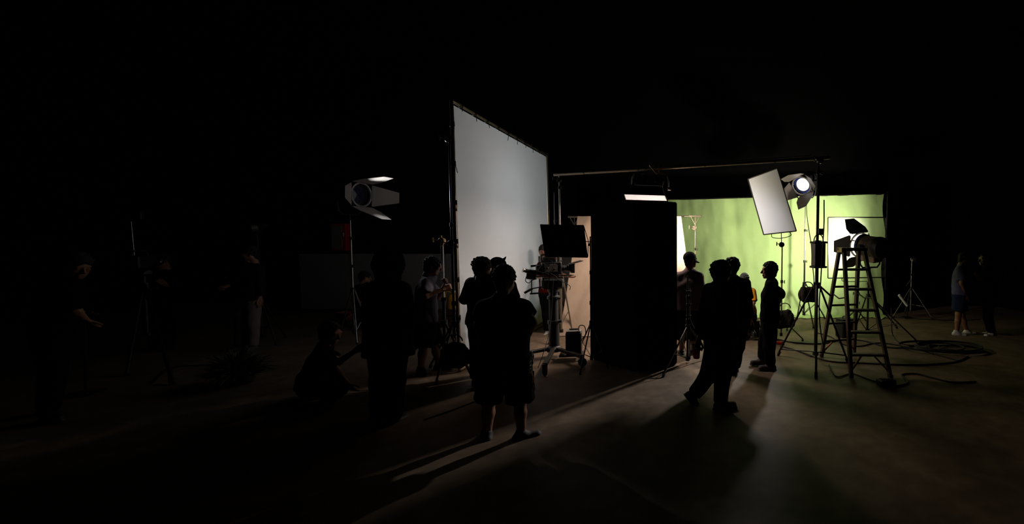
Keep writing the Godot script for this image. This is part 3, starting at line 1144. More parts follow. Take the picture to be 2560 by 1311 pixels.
func soft_box() -> void:
	# face looks down; local corners in world metres
	var c: Vector3 = Vector3(-0.573, 2.810, -7.300)
	var t := thing("soft_box", "black soft box with a glowing white face hung under the pipe", "light", c)
	var yaw := Basis(Vector3.UP, 0.1)
	var tilt := yaw * Basis(Vector3(0, 0, 1), -0.02)
	var x := Transform3D(tilt, c)
	var top := [Vector3(-0.24, 0.0, 0.16), Vector3(0.22, 0.0, 0.16), Vector3(0.26, 0.0, -0.4), Vector3(-0.24, 0.0, -0.4)]
	var low := [Vector3(-0.41, -0.165, 0.3), Vector3(0.26, -0.165, 0.3), Vector3(0.36, -0.165, -0.65), Vector3(-0.41, -0.165, -0.65)]
	var pink := cloth("pale skirt lining", Color(0.72, 0.62, 0.58))
	pink.backlight_enabled = true
	pink.backlight = Color(1.0, 0.86, 0.8)
	for k in 4:
		var st := tool_new()
		var a: Vector3 = x * top[k]
		var b: Vector3 = x * top[(k + 1) % 4]
		var d: Vector3 = x * low[k]
		var e: Vector3 = x * low[(k + 1) % 4]
		sheet(st, 8, 6, func(u: float, v: float) -> Vector3:
			var q := d.lerp(e, u).lerp(a.lerp(b, u), v)
			return q + Vector3(0, -0.012 * sin(PI * v), 0) * (1.0 - pow(absf(u - 0.5) * 2.0, 4.0)), 0.006)
		part("skirt_panel", st, pink if k == 1 else M.duvetyne, t)
	var st := tool_new()
	box(st, Transform3D(tilt, x * Vector3(-0.0, 0.03, -0.12)), Vector3(0.48, 0.06, 0.56), 0.01)
	part("lid", st, black_metal, t)
	block("ballast_box", x * Vector3(0.02, 0.1, 0), Vector3(0.1, 0.09, 0.12), M.blue, t, tilt)
	for k in 3:
		block("clip", x * Vector3(-0.02 + k * 0.13, 0.08, 0.05), Vector3(0.03, 0.05, 0.02), M.white_plastic, t, tilt * Basis(Vector3(0, 0, 1), 0.5 - k * 0.4))
	st = tool_new()
	sheet(st, 6, 6, func(u: float, v: float) -> Vector3:
		return x * low[0].lerp(low[1], u).lerp(low[3].lerp(low[2], u), v) + Vector3(0, -0.01 * sin(PI * u) * sin(PI * v), 0), 0.004)
	var face := mat("lit soft box face", Color(0.9, 0.9, 0.9), 0.9)
	face.emission_enabled = true
	face.emission = Color(1, 0.97, 0.96)
	face.emission_energy_multiplier = 0.6
	part("glowing_face", st, face, t)
	st = tool_new()
	for k in 4:
		tube(st, [x * low[k], x * low[(k + 1) % 4]], 0.007, 6)
	part("rim_frame", st, black_metal, t)
	var ys := []
	for p in [[-0.29, -0.0], [-0.29, 0.12], [-0.27, 0.2], [-0.22, 0.235], [0.0, 0.24], [0.26, 0.24], [0.31, 0.215], [0.335, 0.15], [0.335, -0.02]]:
		ys.append(x * Vector3(p[0], p[1], 0.0))
	rod("yoke", ys, 0.013, steel, t, 8)
	rod("tilt_knob", [x * Vector3(0.33, -0.02, 0), x * Vector3(0.38, -0.02, 0)], 0.03, steel, t, 10)
	rod("tilt_knob", [x * Vector3(-0.285, 0.0, 0), x * Vector3(-0.33, 0.0, 0)], 0.03, steel, t, 10)
	st = tool_new()
	var up: Vector3 = x * Vector3(0.09, 0.24, 0)
	box(st, Transform3D(Basis(Vector3(0, 0, 1), 0.7), up + Vector3(0, 0.06, 0)), Vector3(0.05, 0.17, 0.04), 0.008)
	box(st, Transform3D(Basis(Vector3(0, 0, 1), 0.5), up + Vector3(-0.05, 0.13, 0)), Vector3(0.07, 0.06, 0.06), 0.01)
	tube(st, [up + Vector3(0.0, 0.02, 0), up + Vector3(0.09, 0.05, 0.03)], 0.014, 8)
	tube(st, [up + Vector3(0.09, 0.0, 0.03), up + Vector3(0.08, 0.12, 0.03)], 0.011, 8)
	part("pipe_clamp", st, M.brass, t)
	rod("power_cord", curve_points([x * Vector3(-0.05, 0.3, 0.02), x * Vector3(-0.12, 0.2, 0.05), x * Vector3(-0.2, 0.12, 0.06), x * Vector3(-0.1, 0.14, 0.05), x * Vector3(0.02, 0.17, 0.05), x * Vector3(0.09, 0.14, 0.05), x * Vector3(0.1, 0.04, 0.05)], 6), 0.006, mat("grey cord", Color(0.35, 0.33, 0.32), 0.6), t, 6)
	var l := AreaLight3D.new()
	l.name = "soft_box_light"
	t.add_child(l)
	l.global_transform = Transform3D(Basis(Vector3(1, 0, 0), -PI / 2), x * Vector3(-0.04, -0.2, -0.17))
	l.area_size = Vector2(0.66, 0.88)
	l.light_energy = SOFT_BOX
	l.light_color = Color(1, 0.93, 0.86)
	l.area_range = 40.0
	l.shadow_enabled = true

func build_backdrops() -> void:
	# big silk: twelve feet square, its plane runs away from the camera
	var nb: Vector3 = Vector3(-3.190, 0.000, -5.948)
	var fb: Vector3 = Vector3(-3.068, 0.000, -9.709)
	var up_n := Vector3(-3.225 - -3.218, 3.84, 0.0)
	up_n.x = -0.02
	var c := [nb + up_n, fb + up_n, fb + Vector3(0, 0.03, 0), nb + Vector3(0, 0.03, 0)]
	var t := cloth_frame("silk_frame", "huge square white silk stretched on a pipe frame", c, 0.024, M.pipe, M.scrim, {"inset": 0.014, "nu": 20, "nv": 20, "wave": 0.012, "bow": 0.03, "category": "diffusion frame", "cloth_name": "silk"})
	var rng := RandomNumberGenerator.new()
	rng.seed = 5
	for e in [[0, 1, 10], [1, 2, 8], [0, 3, 7]]:
		for k in e[2]:
			var p: Vector3 = c[e[0]].lerp(c[e[1]], (k + 0.6) / e[2])
			var st := tool_new()
			var d := Vector3(rng.randf_range(-0.02, 0.02), -0.13, rng.randf_range(-0.03, 0.03))
			tube(st, curve_points([p + Vector3(0.03, 0.03, 0), p + Vector3(0.034, -0.02, 0.01), p + Vector3(0.03, 0, 0) + d * rng.randf_range(0.5, 1.2)], 4), 0.005, 5)
			tube(st, [p + Vector3(0.03, -0.03, 0.012), p + Vector3(-0.03, -0.03, 0.0), p + Vector3(-0.03, 0.03, 0.0), p + Vector3(0.03, 0.03, 0.0), p + Vector3(0.032, -0.03, 0.0)], 0.007, 5)
			part("tie", st, black_metal, t)
	var roll := stand("roller_stand", "crank stand clamped to the near edge of the white silk frame", nb + Vector3(-0.065, 0, 0.0), 3.3, [nb + Vector3(-0.55, 0, -0.2), nb + Vector3(-0.05, 0, 0.5), nb + Vector3(-0.2, 0, -0.55)], {"m": dark_steel, "r": 0.02, "hub": 0.7, "cuts": [0.12, 0.55]})
	grip_head(roll, nb + Vector3(-0.06, 1.85, 0.02), dark_steel)
	grip_head(roll, nb + Vector3(-0.06, 3.3, 0.02), dark_steel)
	stand("roller_stand", "crank stand clamped to the far edge of the white silk frame", fb + Vector3(0.1, 0, -0.12), 3.0, [fb + Vector3(-0.3, 0, -0.5), fb + Vector3(0.3, 0, -0.5), fb + Vector3(0.2, 0, 0.2)], {"m": dark_steel, "r": 0.022, "hub": 0.7})
	# green cloth: hung from a pipe, sweeping out over the floor
	var z := -10.55
	var x0 := -0.35
	var x1: float = 5.052
	var g := thing("green_screen", "bright green cloth backdrop hung from a pipe and swept onto the floor", "backdrop", Vector3((x0 + x1) * 0.5, 0, z))
	var hl: float = 2.898
	var hr: float = 3.037
	var nz := FastNoiseLite.new()
	nz.seed = 12
	nz.frequency = 1.6
	var st := tool_new()
	sheet(st, 90, 60, func(u: float, v: float) -> Vector3:
		var x := lerpf(x0, x1, u)
		var h := lerpf(hl, hr, clampf((x - 0.1) / (x1 - 0.1), 0.0, 1.0))
		var p: Vector3
		var bend := 0.16
		if v < 0.68:
			var y := lerpf(h, bend, v / 0.68)
			var fold := sin(x * 9.0 + sin(x * 2.3) * 2.0) * 0.025 * clampf((x - 3.6) / 0.9, 0.06, 1.0) + nz.get_noise_2d(x * 2.0, y * 0.6) * 0.035
			p = Vector3(x + (0.04 * sin(y * 4.0) if u > 0.97 else 0.0), y, z + fold)
		elif v < 0.78:
			var a := (v - 0.68) / 0.1 * PI / 2
			p = Vector3(x, bend - sin(a) * (bend - 0.012), z + (1.0 - cos(a)) * bend)
		else:
			p = Vector3(x, 0.012 + absf(nz.get_noise_2d(x * 2.5, v * 12.0)) * 0.02, z + bend + (v - 0.78) / 0.22 * 0.35 * (1.0 + nz.get_noise_1d(x * 1.3)))
		return p, 0.003)
	part("green_cloth", st, M.green, g)
	rod("top_pipe", [Vector3(x0, hl + 0.01, z - 0.02), Vector3(x1 + 0.12, hr + 0.01, z - 0.02)], 0.02, dark_steel, g, 8)
	rod("side_post", [Vector3(x1 + 0.1, 0, z - 0.05), Vector3(x1 + 0.1, hr + 0.06, z - 0.05)], 0.024, dark_steel, g, 8)
	rod("side_post", [Vector3(x0 - 0.03, 0, z - 0.05), Vector3(x0 - 0.03, hl + 0.06, z - 0.05)], 0.024, dark_steel, g, 8)
	# muslin hung from a crossbar between two stands behind the black boards
	var a: Vector3 = Vector3(-2.205, 2.367, -8.640)
	var b: Vector3 = Vector3(0.269, 2.380, -8.580)
	var bar_y := a.y
	var mt := thing("muslin_backdrop", "cream muslin sheet draped from a crossbar behind the black boards", "backdrop", Vector3((a.x + b.x) * 0.5, 0, -8.5))
	rod("crossbar", [a + Vector3(-0.02, 0.0, 0), b + Vector3(0.1, 0, 0)], 0.014, M.pipe, mt, 8)
	var tl: Vector3 = Vector3(-2.109, 2.376, -8.520)
	var tr: Vector3 = Vector3(-0.016, 2.372, -8.450)
	var bl: Vector3 = Vector3(-2.413, 0.000, -8.170)
	var br: Vector3 = Vector3(0.287, 0.000, -8.069)
	var mn := FastNoiseLite.new()
	mn.seed = 31
	mn.frequency = 1.0
	st = tool_new()
	sheet(st, 70, 40, func(u: float, v: float) -> Vector3:
		var top := tl.lerp(tr, u)
		var bot := bl.lerp(br, u) + Vector3(0, 0.015, 0)
		var p := top.lerp(bot, v)
		p.z -= sin(PI * v) * 0.06
		var slide := u * 26.0 + v * 3.0
		p.z += (sin(slide) * 0.012 + mn.get_noise_2d(u * 8.0 + v * 4.0, v * 0.7) * 0.09) * (0.3 + 0.7 * v)
		return p, 0.003)
	part("muslin_sheet", st, M.muslin, mt)
	t_bar_stand("T-bar stand holding the left end of the muslin crossbar", a, Vector3(-2.063, 0.000, -7.970))
	t_bar_stand("T-bar stand holding the right end of the muslin crossbar", b, Vector3(0.244, 0.000, -8.170))
	# tilted white frame in front of the burning lamp
	c = [Vector3(1.254, 3.054, -8.050), Vector3(1.729, 3.199, -7.700), Vector3(2.065, 2.059, -7.600), Vector3(1.542, 1.998, -7.950)]
	var fr := cloth_frame("diffusion_frame", "tilted rectangular white diffusion frame glowing before the burning lamp", c, 0.011, mat("thin frame tube", Color(0.2, 0.17, 0.15), 0.5, 0.3), M.frost, {"category": "diffusion frame", "nu": 6, "nv": 8})
	var mid: Vector3 = Vector3(1.837, 1.812, -7.750)
	var u1: Vector3 = c[3].lerp(c[2], 0.25)
	var u2: Vector3 = c[3].lerp(c[2], 0.8)
	rod("mounting_fork", curve_points([u1, u1 + Vector3(0.02, -0.07, 0), (u1 + u2) * 0.5 + Vector3(0.02, -0.1, 0), u2 + Vector3(0.02, -0.07, 0), u2], 5), 0.007, dark_steel, fr, 6)
	rod("mounting_pin", [c[3].lerp(c[2], 0.55), mid], 0.008, dark_steel, fr, 6)
	var cs := stand("grip_stand", "slim grip stand holding the tilted white diffusion frame", Vector3(mid.x + 0.01, 0, mid.z), mid.y, [Vector3(2.278, 0.000, -7.811), Vector3(1.598, 0.000, -7.905), Vector3(2.214, 0.000, -8.755)], {"m": M.pipe, "r": 0.016, "hub": 0.42, "brace": 0.0, "cuts": [0.52]})
	grip_head(cs, mid, dark_steel)
	# square frost frame by the green cloth
	c = [Vector3(3.099, 2.375, -8.950), Vector3(4.274, 2.370, -8.850), Vector3(4.304, 1.106, -8.850), Vector3(3.121, 1.080, -8.950)]
	var sq := cloth_frame("frost_frame", "square see-through frost frame with a hot patch of light on it", c, 0.012, dark_steel, M.clear_frost, {"category": "diffusion frame", "nu": 6, "nv": 6})
	u1 = c[3].lerp(c[2], 0.25)
	u2 = c[3].lerp(c[2], 0.76)
	rod("mounting_fork", curve_points([u1, u1 + Vector3(0.02, -0.07, 0), (u1 + u2) * 0.5 + Vector3(0.0, -0.08, 0), u2 + Vector3(-0.02, -0.07, 0), u2], 5), 0.008, dark_steel, sq, 6)
	mid = Vector3(3.732, 0.751, -8.900)
	rod("mounting_pin", [c[3].lerp(c[2], 0.5), mid], 0.008, dark_steel, sq, 6)
	cs = stand("grip_stand", "grip stand holding the square frost frame behind the ladder", Vector3(mid.x, 0, mid.z), mid.y, [Vector3(3.495, 0.000, -9.208), Vector3(4.173, 0.000, -9.339), Vector3(3.390, 0.000, -8.136)], {"m": dark_steel, "r": 0.017, "hub": 0.4, "brace": 0.0, "cuts": [0.5]})
	grip_head(cs, mid, dark_steel)

func t_bar_stand(label: String, top: Vector3, foot: Vector3) -> void:
	var base := Vector3(top.x, 0, top.z)
	var s := stand("t_bar_stand", label, base, top.y - 0.17, [base + Vector3(-0.36, 0, -0.06), base + Vector3(0.36, 0, -0.06), base + Vector3(0.0, 0, -0.42)], {"m": M.pipe, "r": 0.017, "hub": 0.6, "cuts": [0.3, 0.7]})
	block("t_bar", top + Vector3(0, 0.0, 0.0), Vector3(0.26, 0.034, 0.035), M.pipe, s)
	rod("strut", [top + Vector3(-0.09, -0.01, 0), top + Vector3(0, -0.17, 0)], 0.007, M.pipe, s, 6)
	rod("strut", [top + Vector3(0.09, -0.01, 0), top + Vector3(0, -0.17, 0)], 0.007, M.pipe, s, 6)
	rod("strut", [top, top + Vector3(0, -0.2, 0)], 0.007, M.pipe, s, 6)
	grip_head(s, top + Vector3(-0.02, -0.24, 0), M.pipe)

func build_boards_and_stands() -> void:
	# two tall black boards set up as an open book, spine towards the camera
	var a := Vector3(-1.42, 0, -6.62)
	var s := Vector3(-0.68, 0, -5.98)
	var b := Vector3(-0.08, 0, -6.3)
	var t := thing("black_board", "pair of tall black boards standing folded like a book", "board", s)
	for pair in [[a, s], [s, b]]:
		var d: Vector3 = pair[1] - pair[0]
		var basis := Basis(d.normalized(), Vector3.UP, d.normalized().cross(Vector3.UP))
		var st := tool_new()
		var w := d.length() - 0.01
		var h := 2.46
		var poly := PackedVector2Array()
		for k in [[-1, 0, PI], [1, 0, -PI / 2], [1, 1, 0.0], [-1, 1, PI / 2]]:
			var r := 0.07 if (k[1] == 0 and ((k[0] < 0) == (pair[0] == a))) else (0.03 if (k[0] < 0) == (pair[0] == a) else 0.004)
			var c := Vector2(k[0] * (w * 0.5 - r), r if k[1] == 0 else h - r)
			for i in 5:
				var an: float = k[2] + PI / 2 * i / 4.0
				poly.append(c + Vector2(cos(an), sin(an)) * r)
		prism(st, Transform3D(basis, (pair[0] + pair[1]) * 0.5), poly, 0.04)
		part("panel", st, M.duvetyne, t)
	rod("spine_tape", [s + Vector3(0, 0.05, 0.012), s + Vector3(0, 2.42, 0.012)], 0.018, M.duvetyne, t, 6)
	# stand at the boards' left edge with an arm and a black flag
	var base: Vector3 = Vector3(-1.396, 0.000, -6.399)
	stand("grip_stand", "dark grip stand at the left edge of the black boards", base, 1.95, [Vector3(-1.435, 0.000, -5.823), Vector3(-1.096, 0.000, -6.136), Vector3(-1.735, 0.000, -6.948)], {"m": dark_steel, "r": 0.015, "hub": 0.62, "low": 0.06, "brace": 0.09, "brace_at": 0.62, "cuts": [0.25, 0.6]})
	var fl := [Vector3(-2.158, 2.131, -6.420), Vector3(-1.495, 2.119, -6.400), Vector3(-1.435, 1.633, -6.380), Vector3(-2.086, 1.644, -6.400)]
	var f := cloth_frame("black_flag", "black cloth flag on an arm in front of the film camera", fl, 0.006, black_metal, M.duvetyne, {"category": "flag", "nu": 14, "nv": 4, "wave": 0.03, "cloth_name": "flag_cloth"})
	var arm: Vector3 = Vector3(-1.375, 1.869, -6.450)
	rod("wire_loop", [fl[1], Vector3(-1.425, 1.876, -6.400), Vector3(-1.431, 1.657, -6.390), fl[2]], 0.006, dark_steel, f, 6)
	rod("arm", [Vector3(-1.494, 1.876, -6.410), arm], 0.008, dark_steel, f, 6)
	rod("knob", [arm + Vector3(-0.03, -0.02, 0.02), arm + Vector3(-0.055, -0.06, 0.02)], 0.014, black_metal, f, 8)
	# stand at the boards' right edge with cables
	base = Vector3(0.087, 0.000, -6.420)
	var st2 := stand("light_stand", "dark stand with cables taped to it beside the man in a cap", base, 1.35, [Vector3(-0.265, 0.000, -5.720), Vector3(0.450, 0.000, -6.662), Vector3(-0.034, 0.000, -7.048)], {"m": dark_steel, "r": 0.02, "hub": 0.55, "low": 0.04, "brace": 0.07, "brace_at": 0.55, "cuts": [0.15, 0.6]})
	rod("second_tube", [base + Vector3(0.035, 0.05, 0), base + Vector3(0.035, 1.15, 0)], 0.012, dark_steel, st2, 8)
	rod("cable_loop", curve_points([base + Vector3(0.03, 1.25, 0.03), base + Vector3(0.045, 1.0, 0.035), base + Vector3(0.03, 0.8, 0.04), base + Vector3(0.05, 0.66, 0.05), base + Vector3(0.12, 0.52, 0.05), base + Vector3(0.16, 0.48, 0.02)], 6), 0.007, mat("grey cord", Color(0.35, 0.33, 0.32), 0.6), st2, 6)
	for y in [0.72, 0.9, 1.1]:
		block("clip", base + Vector3(0.015, y, 0.0), Vector3(0.075, 0.04, 0.04), black_metal, st2)
	# stand the man in the pale shirt holds, with a sandbag
	base = Vector3(-3.492, 0.000, -6.117)
	var hs := stand("grip_stand", "dark grip stand held by the man in the pale shirt", base, 1.900, [Vector3(-2.709, 0.000, -5.415), Vector3(-4.237, 0.000, -6.215), Vector3(-3.666, 0.000, -6.850)], {"m": dark_steel, "m_up": steel, "r": 0.024, "hub": 0.68, "low": 0.3, "brace": 0.0, "cuts": [0.3]})
	grip_head(hs, Vector3(base.x, 1.883, base.z), M.brass)
	rod("grip_arm", [Vector3(base.x - 0.02, 1.957, base.z), Vector3(base.x + 0.03, 1.814, base.z + 0.04)], 0.02, M.brass, hs, 8)
	sandbag("black sandbag slung on the grip stand by the silk", Vector3(-3.067, 0.369, -5.600), 0.36, 0.4, canvas_black)
	# left post of the overhead pipe
	var pl: Vector3 = Vector3(-2.333, 3.137, -8.050)
	var post := stand("pipe_stand", "tall pale stand carrying the left end of the overhead pipe", pl, pl.y, [Vector3(-2.164, 0.000, -8.239), Vector3(-2.418, 0.000, -7.539), Vector3(-2.561, 0.000, -8.677)], {"m": M.pipe, "m_up": steel, "r": 0.021, "hub": 1.25, "low": 0.12, "brace": 0.3, "cuts": [0.35, 0.88]})
	grip_head(post, pl + Vector3(0, -0.1, 0), dark_steel)
	# right post of the overhead pipe
	var pr: Vector3 = Vector3(2.048, 3.109, -6.300)
	base = Vector3(pr.x - 0.02, 0, pr.z)
	var rs := stand("pipe_stand", "heavy dark stand carrying the right end of the overhead pipe", base, pr.y, [Vector3(1.574, 0.000, -6.802), Vector3(1.842, 0.000, -5.686), Vector3(2.557, 0.000, -6.399)], {"m": dark_steel, "r": 0.026, "leg_r": 0.016, "hub": 1.22, "low": 0.16, "brace": 0.2, "brace_at": 0.9, "cuts": [0.35, 0.9]})
	grip_head(rs, pr + Vector3(0, -0.03, 0), dark_steel)
	rod("crank", [base + Vector3(0.05, 1.2, 0.02), base + Vector3(0.2, 1.06, 0.04)], 0.014, black_metal, rs, 8)
	block("small_box", Vector3(2.061, 2.019, -6.250), Vector3(0.075, 0.095, 0.06), black_metal, rs)
	var bb: Vector3 = Vector3(1.998, 1.683, -6.150)
	var bl := thing("ballast", "black power ballast with end plates strapped to the heavy stand", "ballast", bb - Vector3(0, 0.19, 0))
	block("case", bb, Vector3(0.165, 0.34, 0.13), black_metal, bl, Basis(Vector3.UP, 0.2), 0.01)
	block("end_plate", bb + Vector3(0, 0.18, 0), Vector3(0.2, 0.03, 0.16), rubber, bl, Basis(Vector3.UP, 0.2), 0.006)
	block("end_plate", bb + Vector3(0, -0.18, 0), Vector3(0.2, 0.03, 0.16), rubber, bl, Basis(Vector3.UP, 0.2), 0.006)
	for k in 2:
		block("label_plate", bb + Vector3(-0.02, 0.08 - k * 0.15, 0.068), Vector3(0.02, 0.05, 0.006), mat("grey door", Color(0.42, 0.4, 0.38), 0.6), bl, Basis(Vector3.UP, 0.2))
	var hp := []
	for k in 9:
		hp.append(bb + Vector3(cos(PI * k / 8.0) * 0.07, 0.19 + sin(PI * k / 8.0) * 0.11, 0))
	rod("handle", hp, 0.008, rubber, bl, 6)
	sandbag("grey sandbag hung high on the heavy dark stand", Vector3(2.029, 1.029, -6.750), 0.27, 0.3, cloth("grey canvas", Color(0.2, 0.19, 0.17)))
	sandbag("grey sandbag hung on the stand of the tilted white frame", Vector3(1.887, 0.470, -7.650), 0.34, 0.42, cloth("grey canvas", Color(0.2, 0.19, 0.17)))
	cable("black power cable hanging from the burning lamp along the heavy stand", [Vector3(2.799, 2.691, -9.500), Vector3(2.554, 2.348, -8.600), Vector3(2.176, 2.037, -7.200), Vector3(1.952, 1.828, -6.350), Vector3(1.937, 1.602, -6.250), Vector3(1.949, 1.368, -6.200), Vector3(1.970, 1.187, -6.220)], 0.007)
	cable("black cable hanging beside the heavy dark stand down to the floor", [Vector3(2.101, 2.491, -6.250), Vector3(2.096, 2.136, -6.220), Vector3(2.010, 1.843, -6.000), Vector3(2.006, 1.323, -6.050), Vector3(1.973, 0.923, -6.000), Vector3(1.985, 0.586, -5.950), Vector3(2.411, 0.011, -7.008), Vector3(2.171, 0.011, -6.024), Vector3(2.150, 0.011, -5.703), Vector3(2.399, 0.011, -5.842), Vector3(2.552, 0.011, -5.555), Vector3(2.665, 0.011, -5.399)], 0.009)

func build_camera_rig() -> void:
	var c: Vector3 = Vector3(-2.071, 0.000, -6.731)
	var t := thing("camera_pedestal", "wheeled camera pedestal with a thick black column", "pedestal", c)
	rod("column", [c + Vector3(0, 0.16, 0), c + Vector3(0, 0.58, 0)], 0.083, black_metal, t, 24)
	rod("column_sleeve", [c + Vector3(0, 0.56, 0), c + Vector3(0, 0.95, 0)], 0.074, mat("grey green column", Color(0.07, 0.07, 0.06), 0.7, 0.0), t, 24)
	var st := tool_new()
	lathe(st, Transform3D(frame_of(Vector3.UP), c + Vector3(0, 0.55, 0)), [Vector2(0.07, 0), Vector2(0.098, 0.0), Vector2(0.098, 0.05), Vector2(0.075, 0.055)], 24)
	part("collar", st, black_metal, t)
	rod("lock_knob", [c + Vector3(0.08, 0.58, 0.03), c + Vector3(0.15, 0.6, 0.05)], 0.02, black_metal, t, 8)
	st = tool_new()
	lathe(st, Transform3D(frame_of(Vector3.UP), c + Vector3(0, 0.1, 0)), [Vector2(0, 0), Vector2(0.12, 0.0), Vector2(0.125, 0.05), Vector2(0.09, 0.09), Vector2(0, 0.09)], 24)
	part("base_hub", st, black_metal, t)
	for w in [Vector3(-1.919, 0.000, -5.788), Vector3(-1.494, 0.000, -6.215), Vector3(-2.358, 0.000, -6.463)]:
		var e := Vector3(w.x, 0.19, w.z)
		var dir := (e - Vector3(c.x, 0.19, c.z)).normalized()
		var arm := tool_new()
		var bs := Basis(dir.cross(Vector3.UP), Vector3.UP, -dir)
		var ln := Vector2(e.x - c.x, e.z - c.z).length()
		box(arm, Transform3D(bs, c + Vector3(0, 0.15, 0) + dir * ln * 0.5), Vector3(0.06, 0.05, ln), 0.006)
		var a := part("base_arm", arm, mat("worn grey steel", Color(0.2, 0.18, 0.165), 0.45, 0.6), t)
		var wh := tool_new()
		var side := dir.cross(Vector3.UP).rotated(Vector3.UP, 0.5)
		lathe(wh, Transform3D(frame_of(side), Vector3(w.x, 0.068, w.z) - side * 0.022), [Vector2(0, 0), Vector2(0.03, 0.0), Vector2(0.06, 0.004), Vector2(0.068, 0.012), Vector2(0.068, 0.034), Vector2(0.06, 0.042), Vector2(0.03, 0.045), Vector2(0, 0.045)], 20)
		part("wheel", wh, rubber, a)
		var fk := tool_new()
		box(fk, Transform3D(frame_of(side), Vector3(w.x, 0.1, w.z) + side * 0.032), Vector3(0.03, 0.12, 0.008), 0.002)
		box(fk, Transform3D(frame_of(side), Vector3(w.x, 0.1, w.z) - side * 0.032), Vector3(0.03, 0.12, 0.008), 0.002)
		box(fk, Transform3D(frame_of(side), Vector3(w.x, 0.155, w.z)), Vector3(0.04, 0.02, 0.075), 0.003)
		part("caster_fork", fk, black_metal, a)
	# steering arm and fluid head
	rod("steering_ring", [c + Vector3(-0.1, 0.98, 0.02), c + Vector3(0.13, 0.96, 0.05)], 0.012, dark_steel, t, 8)
	st = tool_new()
	lathe(st, Transform3D(frame_of(Vector3.UP), c + Vector3(0, 0.95, 0)), [Vector2(0, 0), Vector2(0.1, 0.0), Vector2(0.1, 0.04), Vector2(0.07, 0.06), Vector2(0.07, 0.1), Vector2(0.09, 0.12), Vector2(0.09, 0.2), Vector2(0, 0.2)], 24)
	part("fluid_head", st, black_metal, t)
	block("tilt_block", c + Vector3(-0.02, 1.2, 0), Vector3(0.34, 0.17, 0.2), black_metal, t, Basis(Vector3.UP, 0.5), 0.03)
	rod("pan_handle", [c + Vector3(-0.1, 1.16, 0.05), Vector3(-2.332, 1.142, -6.500), Vector3(-2.420, 1.086, -6.450)], 0.009, black_metal, t, 8)
	rod("handle_grip", [Vector3(-2.326, 1.142, -6.500), Vector3(-2.429, 1.081, -6.440)], 0.018, rubber, t, 10)
	block("quick_plate", c + Vector3(-0.02, 1.285, 0), Vector3(0.32, 0.03, 0.14), dark_steel, t, Basis(Vector3.UP, 0.5), 0.004)
	# film camera
	var o: Vector3 = c + Vector3(-0.03, 1.42, 0)
	var k := thing("film_camera", "black film camera with viewfinder and lens on the wheeled pedestal", "camera", o - Vector3(0, 0.12, 0))
	var b := Basis(Vector3.UP, 0.5)      # the lens looks to the right and away
	var x := Transform3D(b, o)
	block("body", x * Vector3(0.0, 0.02, 0), Vector3(0.3, 0.2, 0.15), black_metal, k, b, 0.012)
	block("battery", x * Vector3(-0.19, 0.0, 0), Vector3(0.09, 0.15, 0.11), black_metal, k, b, 0.01)
	block("side_panel", x * Vector3(-0.02, 0.03, 0.078), Vector3(0.2, 0.12, 0.01), mat("grey door", Color(0.42, 0.4, 0.38), 0.6), k, b, 0.003)
	block("magazine", x * Vector3(-0.02, 0.16, -0.01), Vector3(0.22, 0.1, 0.1), black_metal, k, b, 0.02)
	st = tool_new()
	lathe(st, Transform3D(b * frame_of(Vector3(1, 0, 0)), x * Vector3(0.15, 0.02, 0)), [Vector2(0, 0), Vector2(0.055, 0.0), Vector2(0.055, 0.05), Vector2(0.048, 0.055), Vector2(0.048, 0.1), Vector2(0.06, 0.105), Vector2(0.06, 0.15), Vector2(0.05, 0.15), Vector2(0.045, 0.12), Vector2(0, 0.12)], 20)
	part("lens", st, black_metal, k)
	st = tool_new()
	box(st, Transform3D(b, x * Vector3(0.33, 0.02, 0)), Vector3(0.06, 0.16, 0.18), 0.008)
	box(st, Transform3D(b * Basis(Vector3(0, 0, 1), 0.25), x * Vector3(0.42, 0.115, 0)), Vector3(0.16, 0.006, 0.2), 0.001)
	part("matte_box", st, black_metal, k)
	for s in [-1.0, 1.0]:
		rod("support_rod", [x * Vector3(-0.25, -0.1, 0.04 * s), x * Vector3(0.36, -0.1, 0.04 * s)], 0.008, steel, k, 8)
	rod("top_handle", [x * Vector3(-0.14, 0.12, 0.0), x * Vector3(-0.15, 0.24, 0), x * Vector3(0.08, 0.25, 0), x * Vector3(0.09, 0.2, 0)], 0.013, black_metal, k, 8)
	# viewfinder reaching out to the left
	var v0: Vector3 = Vector3(-2.318, 1.367, -6.650)
	var v1: Vector3 = Vector3(-2.451, 1.419, -6.550)
	rod("viewfinder_tube", [v0, v1], 0.032, black_metal, k, 14)
	rod("eyepiece", [v1, v1.lerp(v0, -0.2)], 0.026, steel, k, 14, 0.036)
	block("viewfinder_case", Vector3(-2.382, 1.348, -6.650), Vector3(0.15, 0.15, 0.1), black_metal, k, Basis(Vector3(0, 0, 1), -0.1), 0.012)
	rod("viewfinder_arm", [Vector3(-2.417, 1.479, -6.700), Vector3(-2.183, 1.501, -6.750)], 0.016, black_metal, k, 8)
	rod("follow_focus_cable", curve_points([Vector3(-2.453, 1.321, -6.600), Vector3(-2.467, 1.251, -6.600), Vector3(-2.417, 1.219, -6.600), Vector3(-2.366, 1.257, -6.600), Vector3(-2.309, 1.287, -6.620)], 5), 0.006, rubber, k, 6)
	rod("bracket", [Vector3(-2.372, 1.270, -6.600), Vector3(-2.375, 1.061, -6.600)], 0.009, dark_steel, k, 6)
	rod("accessory_rail", [Vector3(-2.401, 1.048, -6.600), Vector3(-2.264, 1.048, -6.700)], 0.014, black_metal, k, 6)
	block("monitor", Vector3(-2.326, 1.576, -6.950), Vector3(0.1, 0.105, 0.03), black_metal, k, Basis(Vector3.UP, -0.1))
	block("monitor_back", Vector3(-2.319, 1.577, -6.930), Vector3(0.085, 0.09, 0.004), cloth("pale monitor hood", Color(0.75, 0.66, 0.64)), k, Basis(Vector3.UP, -0.1))
